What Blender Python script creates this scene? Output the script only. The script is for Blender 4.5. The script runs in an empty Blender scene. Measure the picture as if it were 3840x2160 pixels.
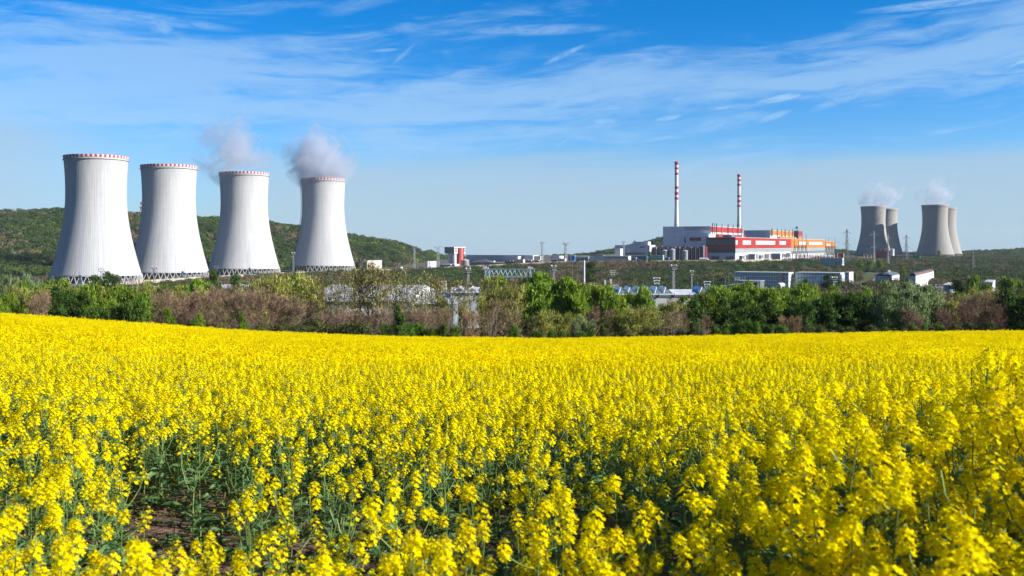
import bpy, math, random
import numpy as np
from math import sin, cos, pi, radians, sqrt, atan2, floor

# ------------------------------------------------------------------ camera, world, sun, exposure
scn = bpy.context.scene
cam_d = bpy.data.cameras.new("camera")
cam_d.sensor_width = 36.0
cam_d.lens = 33.75
cam_d.shift_y = -160.0 / 3840.0
cam_d.clip_start = 0.1
cam_d.clip_end = 60000.0
cam_d.dof.use_dof = True
cam_d.dof.focus_distance = 28.0
cam_d.dof.aperture_fstop = 3.4
cam = bpy.data.objects.new("camera", cam_d)
cam.location = (0, 0, 0)
cam.rotation_euler = (radians(90), 0, 0)
scn.collection.objects.link(cam)
scn.camera = cam

SUN = (0.962, -0.272, 0.44)          # direction towards the sun: behind the camera on the right, low
sun_d = bpy.data.lights.new("sun", 'SUN')
sun_d.energy = 5.0
sun_d.angle = radians(0.5)
sun_d.color = (1.0, 0.96, 0.90)
sun = bpy.data.objects.new("sun", sun_d)
from mathutils import Vector, Matrix
sun.rotation_euler = Vector(SUN).to_track_quat('Z', 'Y').to_euler()
sun.location = (300, -100, 120)
scn.collection.objects.link(sun)

world = bpy.data.worlds.new("World")
scn.world = world
world.use_nodes = True
scn.view_settings.view_transform = 'Standard'
scn.view_settings.look = 'None'
scn.view_settings.exposure = 0.0
scn.view_settings.gamma = 1.0
scn.view_settings.use_curve_mapping = False
scn.cycles.max_bounces = 8
scn.cycles.transparent_max_bounces = 16
scn.cycles.volume_bounces = 3
scn.cycles.use_denoising = True


class NT:
    """short helper for node trees"""
    def __init__(s, tree):
        s.t = tree
    def n(s, typ, **kw):
        nd = s.t.nodes.new(typ)
        for k, v in kw.items():
            if k.startswith('i_'):
                key = k[2:]
                key = int(key) if key.isdigit() else key.replace('_', ' ')
                nd.inputs[key].default_value = v
            else:
                setattr(nd, k, v)
        return nd
    def l(s, a, b):
        s.t.links.new(a, b)
    def math(s, op, a, b=None, c=None, clamp=False):
        nd = s.t.nodes.new('ShaderNodeMath'); nd.operation = op; nd.use_clamp = clamp
        for i, v in enumerate((a, b, c)):
            if v is None: continue
            if hasattr(v, 'is_linked') or hasattr(v, 'links'): s.t.links.new(v, nd.inputs[i])
            else: nd.inputs[i].default_value = v
        return nd.outputs[0]
    def ramp(s, fac, lo, hi):          # smooth 0..1
        nd = s.t.nodes.new('ShaderNodeMapRange'); nd.interpolation_type = 'SMOOTHSTEP'
        nd.inputs['From Min'].default_value = lo; nd.inputs['From Max'].default_value = hi
        s.t.links.new(fac, nd.inputs['Value'])
        return nd.outputs['Result']
    def mix(s, fac, a, b):
        nd = s.t.nodes.new('ShaderNodeMix'); nd.data_type = 'RGBA'
        for sock, v in ((nd.inputs[0], fac), (nd.inputs[6], a), (nd.inputs[7], b)):
            if hasattr(v, 'links'): s.t.links.new(v, sock)
            elif isinstance(v, (int, float)): sock.default_value = v
            else: sock.default_value = (*v[:3], 1)
        return nd.outputs[2]
    def noise(s, vec, scale, detail=4, rough=0.55, dist=0.0):
        nd = s.n('ShaderNodeTexNoise'); nd.inputs['Scale'].default_value = scale
        nd.inputs['Detail'].default_value = detail; nd.inputs['Roughness'].default_value = rough
        nd.inputs['Distortion'].default_value = dist
        if vec is not None: s.t.links.new(vec, nd.inputs['Vector'])
        return nd.outputs['Fac']
    def comb(s, x, y, z):
        nd = s.t.nodes.new('ShaderNodeCombineXYZ')
        for i, v in enumerate((x, y, z)):
            if hasattr(v, 'links'): s.t.links.new(v, nd.inputs[i])
            else: nd.inputs[i].default_value = v
        return nd.outputs[0]


FLECKS = ((2929, 368, 115, 17, .16, .75), (3205, 352, 175, 26, .34, .5), (2505, 443, 62, 13, .18, .7), (2273, 458, 70, 22, -.05, .5), (2900, 437, 75, 16, .3, .5),
          (1512, 205, 55, 16, .9, .30), (1438, 189, 70, 9, .1, .38), (2117, 205, 95, 15, .45, .55), (3816, 238, 60, 10, .3, .8), (2125, 524, 62, 4.5, .75, .45), (2706, 405, 45, 7, .1, .6),
          (596, 100, 60, 34, -.2, .5), (3560, 10, 330, 20, .02, .6), (2012, 112, 330, 26, .02, .42), (2620, 365, 190, 15, .06, .5), (3700, 272, 300, 14, -.03, .5), (500, 62, 420, 26, -.06, .45), (1500, 455, 430, 30, .13, .45))
def build_world():
    w = NT(world.node_tree)
    world.node_tree.nodes.clear()
    sky = w.n('ShaderNodeTexSky'); sky.sky_type = 'NISHITA'; sky.sun_disc = False
    sky.sun_elevation = math.asin(SUN[2] / sqrt(sum(c * c for c in SUN)))
    sky.sun_rotation = atan2(SUN[0], SUN[1])
    sky.altitude = 300; sky.air_density = 1.25; sky.dust_density = 0.6; sky.ozone_density = 3.0
    tc = w.n('ShaderNodeTexCoord')
    sp = w.n('ShaderNodeSeparateXYZ'); w.l(tc.outputs['Generated'], sp.inputs[0])
    x, y, z = sp.outputs
    rh = w.math('SQRT', w.math('ADD', w.math('MULTIPLY', x, x), w.math('MULTIPLY', y, y)))
    el = w.math('DIVIDE', z, w.math('MAXIMUM', rh, 0.02))           # tangent of the elevation
    az = w.math('ARCTAN2', x, y)                                    # azimuth, 0 = north (+Y), east positive
    # clear polarised spring air: deep blue overhead, pale blue low down
    tint = w.mix(w.ramp(el, -0.03, 0.25), (0.90, 1.58, 2.75), (0.0, 0.86, 1.86))
    mt = w.n('ShaderNodeMix', data_type='RGBA', blend_type='MULTIPLY'); mt.inputs[0].default_value = 1.0
    w.l(sky.outputs[0], mt.inputs[6]); w.l(tint, mt.inputs[7])
    deep = mt.outputs[2]
    # pale air near the horizon
    lowair = w.math('SUBTRACT', 1.0, w.ramp(el, -0.02, 0.19))
    warp = w.noise(w.comb(w.math('MULTIPLY', az, 1.3), w.math('MULTIPLY', el, 5), 0.3), 2.0, 3)
    el2 = w.math('ADD', el, w.math('MULTIPLY', w.math('SUBTRACT', warp, 0.5), 0.06))
    el3 = w.math('SUBTRACT', el2, w.math('MULTIPLY', az, 0.055))      # cirrus bands climb to the east
    # 1: long streaks
    v1 = w.comb(w.math('MULTIPLY', az, 2.2), w.math('MULTIPLY', el3, 17), 1.7)
    n1 = w.noise(v1, 1.6, 7, 0.62, 0.35)
    v2 = w.comb(w.math('MULTIPLY', az, 9), w.math('MULTIPLY', el3, 60), 4.1)
    n2 = w.noise(v2, 1.2, 6, 0.65, 0.6)
    big = w.noise(w.comb(w.math('MULTIPLY', az, 1.5), w.math('MULTIPLY', el3, 7), 7.7), 1.5, 2, 0.5)
    streak = w.math('ADD', w.math('MULTIPLY', n1, 0.58), w.math('MULTIPLY', n2, 0.42))
    def bump(s, c, wd):   # 1 at c, 0 beyond +-wd
        return w.math('SUBTRACT', 1.0, w.ramp(w.math('ABSOLUTE', w.math('SUBTRACT', s, c)), 0.0, wd))
    band = w.math('MULTIPLY', bump(el3, 0.158, 0.075), w.math('SUBTRACT', 1.0, w.ramp(az, 0.55, 1.0)))
    leftup = w.math('MULTIPLY', bump(az, -0.42, 0.26), bump(el2, 0.185, 0.09))
    bias = w.math('ADD', w.math('MULTIPLY', band, 0.20), w.math('MULTIPLY', leftup, 0.15))
    c1 = w.ramp(w.math('ADD', streak, w.math('ADD', bias, w.math('MULTIPLY', w.math('SUBTRACT', big, 0.5), 0.50))), 0.560, 0.80)
    c1 = w.math('MULTIPLY', c1, 0.58)
    # 2: low bank with a soft top
    top = w.math('ADD', 0.098, w.math('MULTIPLY', bump(az, -0.55, 0.32), 0.038))
    d = w.math('SUBTRACT', top, w.math('ADD', el, w.math('MULTIPLY', w.math('SUBTRACT', n1, 0.5), 0.045)))
    bank = w.ramp(d, -0.016, 0.034)
    gap = w.math('MULTIPLY', bump(az, -0.36, 0.16), 0.55)          # bluer between the towers
    bank = w.math('MULTIPLY', w.math('MULTIPLY', bank, w.math('SUBTRACT', 1.0, gap)), 0.76)
    # small separate flecks of cirrus, each at its own bearing and height
    fl = None
    brk = w.ramp(w.noise(w.comb(w.math('MULTIPLY', az, 30), w.math('MULTIPLY', el3, 110), 9.0), 1.5, 6, .7, .5), .30, .62)
    for (px, row, hw, hh, sl, st) in FLECKS:
        a0 = math.atan((px - 1920) / 3600.0); e0 = (920 - row) / 3600.0 * cos(a0)
        da = w.math('SUBTRACT', az, a0)
        p1 = w.math('DIVIDE', da, hw / 3600.0)
        p2 = w.math('DIVIDE', w.math('SUBTRACT', w.math('SUBTRACT', el, e0), w.math('MULTIPLY', da, sl)), hh / 3600.0)
        r = w.math('ADD', w.math('MULTIPLY', p1, p1), w.math('MULTIPLY', p2, p2))
        q = w.math('MULTIPLY', w.math('SUBTRACT', 1.0, w.ramp(r, .05, 1.0)), st)
        fl = q if fl is None else w.math('MAXIMUM', fl, q)
    fl = w.math('MULTIPLY', fl, w.math('ADD', w.math('MULTIPLY', brk, .75), .25))
    c1 = w.math('MAXIMUM', c1, fl)
    # the pale bank lies in the north only; the unseen rest of the sky is dimmed to deepen shade
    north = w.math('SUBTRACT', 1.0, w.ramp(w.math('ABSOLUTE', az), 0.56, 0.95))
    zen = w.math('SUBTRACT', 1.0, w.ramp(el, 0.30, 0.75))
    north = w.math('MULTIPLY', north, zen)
    bank = w.math('MULTIPLY', bank, north)
    bank = w.math('MAXIMUM', bank, w.math('MULTIPLY', w.math('MULTIPLY', lowair, north), 0.22))
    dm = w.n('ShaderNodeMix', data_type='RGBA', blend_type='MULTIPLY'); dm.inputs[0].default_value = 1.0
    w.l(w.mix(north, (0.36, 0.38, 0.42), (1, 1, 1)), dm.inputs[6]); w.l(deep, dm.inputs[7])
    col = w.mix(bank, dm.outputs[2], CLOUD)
    col = w.mix(w.math('MULTIPLY', c1, w.math('ADD', 0.35, w.math('MULTIPLY', north, 0.65))), col, WISP)
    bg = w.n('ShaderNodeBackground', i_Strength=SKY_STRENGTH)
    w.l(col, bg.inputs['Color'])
    out = w.n('ShaderNodeOutputWorld'); w.l(bg.outputs[0], out.inputs['Surface'])

SKY_STRENGTH = 0.053
CLOUD = (5.2, 6.8, 8.3)
WISP = (4.9, 7.6, 10.8)
build_world()
EX = 0.74
scn.view_settings.exposure = EX

# ------------------------------------------------------------------ object helpers
COL = scn.collection
F = 3600.0        # focal length in photo pixels
ROW0 = 920.0      # photo row of eye level

def ux(px): return (px - 1920.0) / F
def at(px, depth): return ux(px) * depth
def zrow(row, depth): return -(row - ROW0) / F * depth

def tag(o, label=None, cat=None, group=None, kind=None):
    if label: o['label'] = label
    if cat: o['category'] = cat
    if group: o['group'] = group
    if kind: o['kind'] = kind
    return o

def thing(name, label, cat, loc=(0, 0, 0), rz=0.0, group=None):
    o = bpy.data.objects.new(name, None)
    o.empty_display_size = 1.0
    COL.objects.link(o)
    o.location = loc; o.rotation_euler = (0, 0, rz)
    return tag(o, label, cat, group)

class MB:
    """collects vertices and faces, then links them as one mesh object"""
    def __init__(s): s.v = []; s.f = []; s.m = []; s.np = []
    def vert(s, p): s.v.append(tuple(p)); return len(s.v) - 1
    def face(s, idx, m=0): s.f.append(tuple(idx)); s.m.append(m)
    def poly(s, pts, m=0):
        b = len(s.v); s.v.extend([tuple(p) for p in pts]); s.face(range(b, b + len(pts)), m)
    def box(s, x0, x1, y0, y1, z0, z1, m=0, top=None):
        b = len(s.v)
        s.v.extend([(x0,y0,z0),(x1,y0,z0),(x1,y1,z0),(x0,y1,z0),(x0,y0,z1),(x1,y0,z1),(x1,y1,z1),(x0,y1,z1)])
        for k, q in enumerate(((0,3,2,1),(4,5,6,7),(0,1,5,4),(1,2,6,5),(2,3,7,6),(3,0,4,7))):
            s.face([b+i for i in q], top if (top is not None and k == 1) else m)
        return s
    def tube(s, p0, p1, r0, r1=None, n=6, m=0, cap=True):
        r1 = r0 if r1 is None else r1
        p0 = Vector(p0); p1 = Vector(p1); d = (p1 - p0)
        if d.length < 1e-6: return s
        q = d.to_track_quat('Z', 'Y'); b = len(s.v)
        for (p, r) in ((p0, r0), (p1, r1)):
            for i in range(n):
                a = 2*pi*i/n
                s.v.append(tuple(p + q @ Vector((cos(a)*r, sin(a)*r, 0))))
        for i in range(n):
            j = (i+1) % n
            s.face((b+i, b+j, b+n+j, b+n+i), m)
        if cap:
            s.face([b+n+i for i in range(n)], m); s.face([b+n-1-i for i in range(n)], m)
        return s
    def lathe(s, prof, n=32, m=0, c=(0,0), capt=False, capb=False, a0=0.0):
        b = len(s.v)
        for (r, z) in prof:
            for i in range(n):
                a = a0 + 2*pi*i/n
                s.v.append((c[0]+cos(a)*r, c[1]+sin(a)*r, z))
        for k in range(len(prof)-1):
            mm = m[k] if isinstance(m, (list, tuple)) else m
            for i in range(n):
                j = (i+1) % n
                s.face((b+k*n+i, b+k*n+j, b+(k+1)*n+j, b+(k+1)*n+i), mm)
        mt = m[-1] if isinstance(m, (list, tuple)) else m
        if capt: s.face([b+(len(prof)-1)*n+i for i in range(n)], mt)
        if capb: s.face([b+n-1-i for i in range(n)], mt)
        return s
    def add_np(s, verts, faces, m=0):
        s.np.append((np.asarray(verts, np.float32).reshape(-1, 3), np.asarray(faces, np.int32), m))
    def mesh(s, name, mats, smooth=False):
        vs = [np.array(s.v, np.float32).reshape(-1, 3)] if s.v else []
        off = len(s.v)
        loops = []; starts = []; mi = []; tot = 0
        if s.f:
            ln = np.fromiter((len(f) for f in s.f), np.int32, len(s.f))
            loops.append(np.fromiter((i for f in s.f for i in f), np.int32, int(ln.sum())))
            starts.append(np.concatenate(([0], np.cumsum(ln)[:-1])).astype(np.int32))
            mi.append(np.array(s.m, np.int32)); tot = int(ln.sum())
        for (v, f, m) in s.np:
            vs.append(v); k = f.shape[1]
            loops.append((f + off).ravel().astype(np.int32))
            starts.append((tot + np.arange(len(f), dtype=np.int32) * k).astype(np.int32))
            mi.append(np.full(len(f), m, np.int32) if np.isscalar(m) else np.asarray(m, np.int32))
            tot += f.size; off += len(v)
        me = bpy.data.meshes.new(name)
        if not vs: return me
        V = np.concatenate(vs); L = np.concatenate(loops); S = np.concatenate(starts); M = np.concatenate(mi)
        me.vertices.add(len(V)); me.vertices.foreach_set('co', V.ravel())
        me.loops.add(len(L)); me.loops.foreach_set('vertex_index', L)
        me.polygons.add(len(S)); me.polygons.foreach_set('loop_start', S)
        me.polygons.foreach_set('material_index', M)
        for mt in (mats if isinstance(mats, (list, tuple)) else [mats]): me.materials.append(mt)
        me.update(calc_edges=True); me.validate()
        me.polygons.foreach_set('use_smooth', np.full(len(me.polygons), smooth, bool))
        return me
    def build(s, name, mats, parent=None, smooth=False, loc=None, rz=None):
        o = bpy.data.objects.new(name, s.mesh(name, mats, smooth))
        COL.objects.link(o)
        if parent is not None: o.parent = parent
        if loc is not None: o.location = loc
        if rz is not None: o.rotation_euler = (0, 0, rz)
        return o

def inst(name, mesh, parent=None, loc=(0,0,0), rz=0.0, sc=None):
    o = bpy.data.objects.new(name, mesh); COL.objects.link(o)
    if parent is not None: o.parent = parent
    o.location = loc; o.rotation_euler = (0, 0, rz)
    if sc is not None: o.scale = sc if hasattr(sc, '__len__') else (sc, sc, sc)
    return o

# ------------------------------------------------------------------ materials
MATS = {}
def mat(name, col, rough=0.7, var=0.12, scale=0.3, spec=0.3, metal=0.0, trans=0.0, col2=None, rnd=0.0, streak=False, bump=0.0, detail=5):
    """surface with its own colour, broken up by noise; col2: second colour of patches; rnd: variation from object to object"""
    if name in MATS: return MATS[name]
    m = bpy.data.materials.new(name); m.use_nodes = True
    t = NT(m.node_tree); m.node_tree.nodes.clear()
    tc = t.n('ShaderNodeTexCoord'); vec = tc.outputs['Object']
    if streak:
        mp = t.n('ShaderNodeMapping'); mp.inputs['Scale'].default_value = (1, 1, 0.04)
        t.l(vec, mp.inputs[0]); vec = mp.outputs[0]
    nz = t.noise(vec, scale, detail)
    c2 = col2 if col2 else tuple(c * (1 - var * 1.4) for c in col)
    c1 = tuple(min(1, c * (1 + var * 0.5)) for c in col)
    c = t.mix(t.ramp(nz, 0.32, 0.68), c2, c1)
    if rnd:
        oi = t.n('ShaderNodeObjectInfo')
        hs = t.n('ShaderNodeHueSaturation')
        t.l(c, hs.inputs['Color'])
        t.l(t.math('ADD', t.math('MULTIPLY', oi.outputs['Random'], rnd * 2), 1 - rnd), hs.inputs['Value'])
        r2 = t.math('FRACT', t.math('MULTIPLY', oi.outputs['Random'], 7.31))
        t.l(t.math('ADD', t.math('MULTIPLY', r2, rnd * 0.10), 0.5 - rnd * 0.05), hs.inputs['Hue'])
        c = hs.outputs[0]
    b = t.n('ShaderNodeBsdfPrincipled')
    b.inputs['Roughness'].default_value = rough
    b.inputs['Metallic'].default_value = metal
    b.inputs['Specular IOR Level'].default_value = spec
    t.l(c, b.inputs['Base Color'])
    if bump:
        bp = t.n('ShaderNodeBump', i_Strength=bump, i_Distance=0.3); t.l(nz, bp.inputs['Height']); t.l(bp.outputs[0], b.inputs['Normal'])
    out = t.n('ShaderNodeOutputMaterial')
    if trans > 0:
        tr = t.n('ShaderNodeBsdfTranslucent'); t.l(c, tr.inputs['Color'])
        mx = t.n('ShaderNodeMixShader'); mx.inputs[0].default_value = trans
        t.l(b.outputs[0], mx.inputs[1]); t.l(tr.outputs[0], mx.inputs[2]); t.l(mx.outputs[0], out.inputs[0])
    else:
        t.l(b.outputs[0], out.inputs[0])
    MATS[name] = m
    return m

# ------------------------------------------------------------------ terrain
# profiles of the land seen from the rise: for each bearing a list of (depth, height) knots
PX = np.array([-900, 0, 372, 645, 923, 1220, 1500, 1700, 2100, 2500, 2760, 3000, 3300, 3600, 3840, 4800], float)
UU = (PX - 1920) / F
edge_row = np.interp(PX, [-900, 0, 500, 1000, 1500, 2100, 2700, 3300, 3840, 4800], [1150, 1175, 1210, 1246, 1263, 1269, 1259, 1246, 1241, 1235])
EDGE = 120.0
z_edge = -(edge_row - ROW0) / F * EDGE - 1.30
crest_d = np.interp(PX, [-900, 372, 645, 923, 1220, 1500, 1700, 2100, 2500, 2760, 3000, 3300, 3600, 4800], [860, 880, 985, 1095, 1210, 1260, 1280, 1300, 1300, 1300, 1400, 1850, 2000, 2000])
crest_z = np.interp(PX, [-900, 372, 645, 923, 1220, 1500, 1700, 2100, 2500, 2760, 3000, 3300, 3600, 4800], [-37.5, -37.2, -36.6, -35.6, -34.4, -33.5, -30.5, -24, -22.5, -22.0, -23, -27.5, -30, -29])
toe_z = np.interp(PX, [-900, 900, 1500, 2100, 2700, 3300, 4800], [-42, -42, -43, -45, -43, -36, -36])
toe_d = np.interp(PX, [-900, 900, 1500, 2100, 3000, 3300, 4800], [800, 900, 980, 880, 900, 950, 950])
ridge_row = np.interp(PX, [-900, 0, 250, 500, 750, 1000, 1200, 1350, 1500, 1620, 1700, 2100, 2300, 2440, 2500, 2760, 3100, 3300, 3600, 3700, 3840, 4800],
                      [845, 816, 806, 817, 826, 852, 876, 900, 926, 952, 985, 988, 972, 912, 905, 930, 958, 960, 962, 955, 940, 925])
ridge_d = np.interp(PX, [-900, 1500, 1700, 2100, 2500, 3100, 4800], [1780, 1780, 2400, 2700, 2600, 3100, 3100])
ridge_z = -(ridge_row - ROW0) / F * ridge_d
flat_d = np.interp(PX, [-900, 300, 1220, 1500, 1700, 2760, 3000, 3300, 4800], [1080, 1150, 1420, 1480, 2300, 2400, 2500, 2700, 2750])
KD = [np.zeros_like(PX), np.full_like(PX, EDGE), np.full_like(PX, 150.), np.full_like(PX, 230.), np.full_like(PX, 420.), toe_d, crest_d - 6, crest_d, flat_d, ridge_d, ridge_d + 900, np.full_like(PX, 7000.), np.full_like(PX, 14000.)]
KZ = [np.full_like(PX, -2.25), z_edge, z_edge - 3.2, z_edge - 9.5, (z_edge - 9.5) * .35 + toe_z * .65, toe_z, crest_z - 1.2, crest_z, crest_z - 1.0, ridge_z, np.minimum(ridge_z - 20, -60), np.full_like(PX, -100.), np.full_like(PX, -230.)]

def H(x, y):
    x = np.asarray(x, float); y = np.asarray(y, float)
    yy = np.maximum(y, 0.01)
    u = np.clip(x / np.maximum(yy + 6.0 * np.exp(-yy / 15.0), 0.5), -0.78, 0.78)
    z = np.full(np.broadcast(x, y).shape, -230.0)
    dk = [np.interp(u, UU, k) for k in KD]; zk = [np.interp(u, UU, k) for k in KZ]
    for i in range(len(KD) - 1):
        t = (yy - dk[i]) / (dk[i+1] - dk[i])
        ts = np.clip(t, 0, 1)
        if i in (8, 9): ts = ts * ts * (3 - 2 * ts)
        z = np.where((t >= 0) & (t < 1), zk[i] + (zk[i+1] - zk[i]) * ts, z)
    # small rise of the ground close by on the right, undulation of the far land
    z = z + 0.85 * np.clip((x - 1.0) / 4.0, 0, 1) * np.exp(-(yy / 11.0) ** 2)
    far = np.clip((yy - 150) / 200, 0, 1) * np.clip((dk[6] - yy) / 60, 0, 1)
    z = z + far * (1.2 * np.sin(x * .021 + 1) * np.cos(y * .017) + .8 * np.sin(x * .05 + y * .031))
    hill = np.clip((yy - dk[8]) / 200, 0, 1) * np.clip(1.5 - (yy - dk[9]) / 900, 0, 1)
    z = z + hill * (5.0 * np.sin(x * .011 + y * .006) * np.sin(y * .013 - x * .004) + 2.2 * np.sin(x * .031) * np.cos(y * .027 + x * .01))
    z = np.where(y < 0, -2.25 + 0.85 * np.clip((x - 1.0) / 4.0, 0, 1), z)
    return z
def h1(x, y): return float(H(np.array([x]), np.array([y]))[0])

def soil_mat():
    m = bpy.data.materials.new("field_soil"); m.use_nodes = True
    t = NT(m.node_tree); m.node_tree.nodes.clear()
    g = t.n('ShaderNodeNewGeometry'); v = g.outputs['Position']
    n = t.noise(v, 1.3, 8, .6); n2 = t.noise(v, 14, 4, .6); n3 = t.noise(v, 55, 2, .5)
    c = t.mix(t.ramp(n, .35, .65), (.12, .072, .050), (.25, .155, .112))
    c = t.mix(t.ramp(n3, .62, .70), c, (.42, .32, .22))
    b = t.n('ShaderNodeBsdfPrincipled', i_Roughness=.95); b.inputs['Specular IOR Level'].default_value = .1
    t.l(c, b.inputs['Base Color'])
    bp = t.n('ShaderNodeBump', i_Strength=1.0, i_Distance=.06); t.l(n2, bp.inputs['Height']); t.l(bp.outputs[0], b.inputs['Normal'])
    t.l(b.outputs[0], t.n('ShaderNodeOutputMaterial').inputs[0])
    return m
def land_mat(name, cs, sc):
    m = bpy.data.materials.new(name); m.use_nodes = True
    t = NT(m.node_tree); m.node_tree.nodes.clear()
    g = t.n('ShaderNodeNewGeometry'); v = g.outputs['Position']
    n = t.noise(v, sc, 8, .65); n2 = t.noise(v, sc * 9, 5, .6); n3 = t.noise(v, sc * 2.3, 3, .5)
    c = t.mix(t.ramp(n, .40, .60), cs[0], cs[1])
    c = t.mix(t.ramp(n3, .52, .66), c, cs[2])
    c = t.mix(t.math('MULTIPLY', t.ramp(n2, .5, .75), .6), c, cs[3])
    b = t.n('ShaderNodeBsdfPrincipled', i_Roughness=.95); b.inputs['Specular IOR Level'].default_value = .1
    t.l(c, b.inputs['Base Color'])
    bp = t.n('ShaderNodeBump', i_Strength=.8, i_Distance=1.0); t.l(n2, bp.inputs['Height']); t.l(bp.outputs[0], b.inputs['Normal'])
    t.l(b.outputs[0], t.n('ShaderNodeOutputMaterial').inputs[0])
    return m

def build_ground():
    ys = np.unique(np.concatenate([np.linspace(-14, 30, 110), np.linspace(30, 130, 60), np.linspace(130, 700, 90), np.linspace(700, 2100, 240), np.linspace(2100, 3600, 60), np.linspace(3600, 14000, 24)]))
    us = np.linspace(-.86, .86, 260)
    Y, U = np.meshgrid(ys, us, indexing='ij')
    X = U * (Y + 30)
    Z = H(X, Y)
    ny, nx = Y.shape
    V = np.stack([X, Y, Z], -1).reshape(-1, 3)
    i = np.arange(ny - 1)[:, None] * nx + np.arange(nx - 1)[None, :]
    Fc = np.stack([i, i + 1, i + nx + 1, i + nx], -1).reshape(-1, 4)
    yc = V[Fc[:, 0], 1]; xc = V[Fc[:, 0], 0]
    u = np.clip(xc / np.maximum(yc, 1), -.8, .8)
    cd = np.interp(u, UU, crest_d); fd = np.interp(u, UU, flat_d)
    mi = np.where(yc < 126, 0, np.where((yc > cd - 2) & (yc < fd - 20), 2, 1))
    mb = MB(); mb.add_np(V, Fc, mi)
    o = mb.build("ground", [soil_mat(),
        land_mat("meadow", ((.085, .125, .035), (.14, .135, .065), (.13, .105, .07), (.06, .09, .03)), .012),
        land_mat("plant_yard", ((.20, .18, .15), (.13, .13, .11), (.07, .09, .04), (.25, .22, .19)), .02)], smooth=True)
    tag(o, kind='structure')
build_ground()

# ------------------------------------------------------------------ scatter of stuff by geometry nodes
def source_collection(name, meshes):
    c = bpy.data.collections.new(name)
    for i, me in enumerate(meshes):
        c.objects.link(bpy.data.objects.new("%s_%02d" % (name, i), me))
    return c

def scatter(name, P, rot, scale, idx, coll, label=None):
    me = bpy.data.meshes.new(name)
    n = len(P)
    me.vertices.add(n); me.vertices.foreach_set('co', np.asarray(P, np.float32).ravel())
    a = me.attributes.new('rot', 'FLOAT_VECTOR', 'POINT'); a.data.foreach_set('vector', np.asarray(rot, np.float32).ravel())
    a = me.attributes.new('scl', 'FLOAT_VECTOR', 'POINT'); a.data.foreach_set('vector', np.asarray(scale, np.float32).ravel())
    a = me.attributes.new('pick', 'INT', 'POINT'); a.data.foreach_set('value', np.asarray(idx, np.int32))
    o = bpy.data.objects.new(name, me); COL.objects.link(o)
    g = bpy.data.node_groups.new(name + "_nodes", 'GeometryNodeTree')
    g.interface.new_socket("Geometry", in_out='INPUT', socket_type='NodeSocketGeometry')
    g.interface.new_socket("Geometry", in_out='OUTPUT', socket_type='NodeSocketGeometry')
    N = g.nodes; L = g.links
    gi = N.new('NodeGroupInput'); go = N.new('NodeGroupOutput')
    m2p = N.new('GeometryNodeMeshToPoints')
    iop = N.new('GeometryNodeInstanceOnPoints')
    ci = N.new('GeometryNodeCollectionInfo'); ci.inputs['Collection'].default_value = coll
    ci.inputs['Separate Children'].default_value = True; ci.inputs['Reset Children'].default_value = True
    def attr(nm, dt):
        q = N.new('GeometryNodeInputNamedAttribute'); q.data_type = dt; q.inputs['Name'].default_value = nm; return q.outputs['Attribute']
    L.new(gi.outputs[0], m2p.inputs['Mesh']); L.new(m2p.outputs[0], iop.inputs['Points'])
    L.new(ci.outputs[0], iop.inputs['Instance']); iop.inputs['Pick Instance'].default_value = True
    L.new(attr('pick', 'INT'), iop.inputs['Instance Index'])
    L.new(attr('rot', 'FLOAT_VECTOR'), iop.inputs['Rotation'])
    L.new(attr('scl', 'FLOAT_VECTOR'), iop.inputs['Scale'])
    L.new(iop.outputs[0], go.inputs[0])
    md = o.modifiers.new("scatter", 'NODES'); md.node_group = g
    tag(o, label, kind='stuff')
    return o

def rand_quads(rng, C, size, asp=1.0, up=0.0, nrm=None):
    """one randomly turned quad at each centre; size may be an array"""
    n = len(C); C = np.asarray(C, float)
    a = rng.normal(size=(n, 3)); a[:, 2] += up
    if nrm is not None: a = a * 0.7 + nrm
    a /= np.linalg.norm(a, axis=1)[:, None]
    b = np.cross(a, rng.normal(size=(n, 3))); b /= np.linalg.norm(b, axis=1)[:, None]
    c = np.cross(a, b)
    s = (np.broadcast_to(size, (n,)) * .5)[:, None]
    V = np.stack([C - b*s - c*s*asp, C + b*s - c*s*asp*.6, C + b*s*.8 + c*s*asp, C - b*s*.7 + c*s*asp*.8], 1).reshape(-1, 3)
    return V, np.arange(n * 4).reshape(n, 4)

def blades(rng, P0, P1, w):
    """thin tapering three-cornered twigs"""
    P0 = np.asarray(P0, float); P1 = np.asarray(P1, float); n = len(P0)
    d = P1 - P0; s = np.cross(d, rng.normal(size=(n, 3))); s /= (np.linalg.norm(s, axis=1)[:, None] + 1e-9)
    w = np.broadcast_to(w, (n,))[:, None] * .5
    V = np.stack([P0 - s*w, P0 + s*w, P1 + s*w*.25, P1 - s*w*.25], 1).reshape(-1, 3)
    return V, np.arange(n * 4).reshape(n, 4)
# ------------------------------------------------------------------ the rapeseed field
M_PETAL = mat("petal_yellow", (.97, .875, .003), rough=.9, var=.10, scale=25, spec=.02, trans=.48, col2=(.95, .76, .002), rnd=.10)
M_PETAL_FAR = mat("bloom_yellow", (.97, .835, .003), rough=.9, var=.12, scale=1.5, spec=.02, trans=.45, col2=(.94, .74, .002), rnd=.10)
M_BUD = mat("bud_green", (.40, .42, .03), rough=.6, var=.15, scale=30, trans=.2)
M_STEM = mat("stem_green", (.17, .27, .07), rough=.55, var=.2, scale=8, trans=.1, rnd=.15)
M_LEAF = mat("rape_leaf", (.10, .19, .070), rough=.5, var=.3, scale=12, spec=.35, trans=.25, col2=(.14, .24, .075), rnd=.2)

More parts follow.
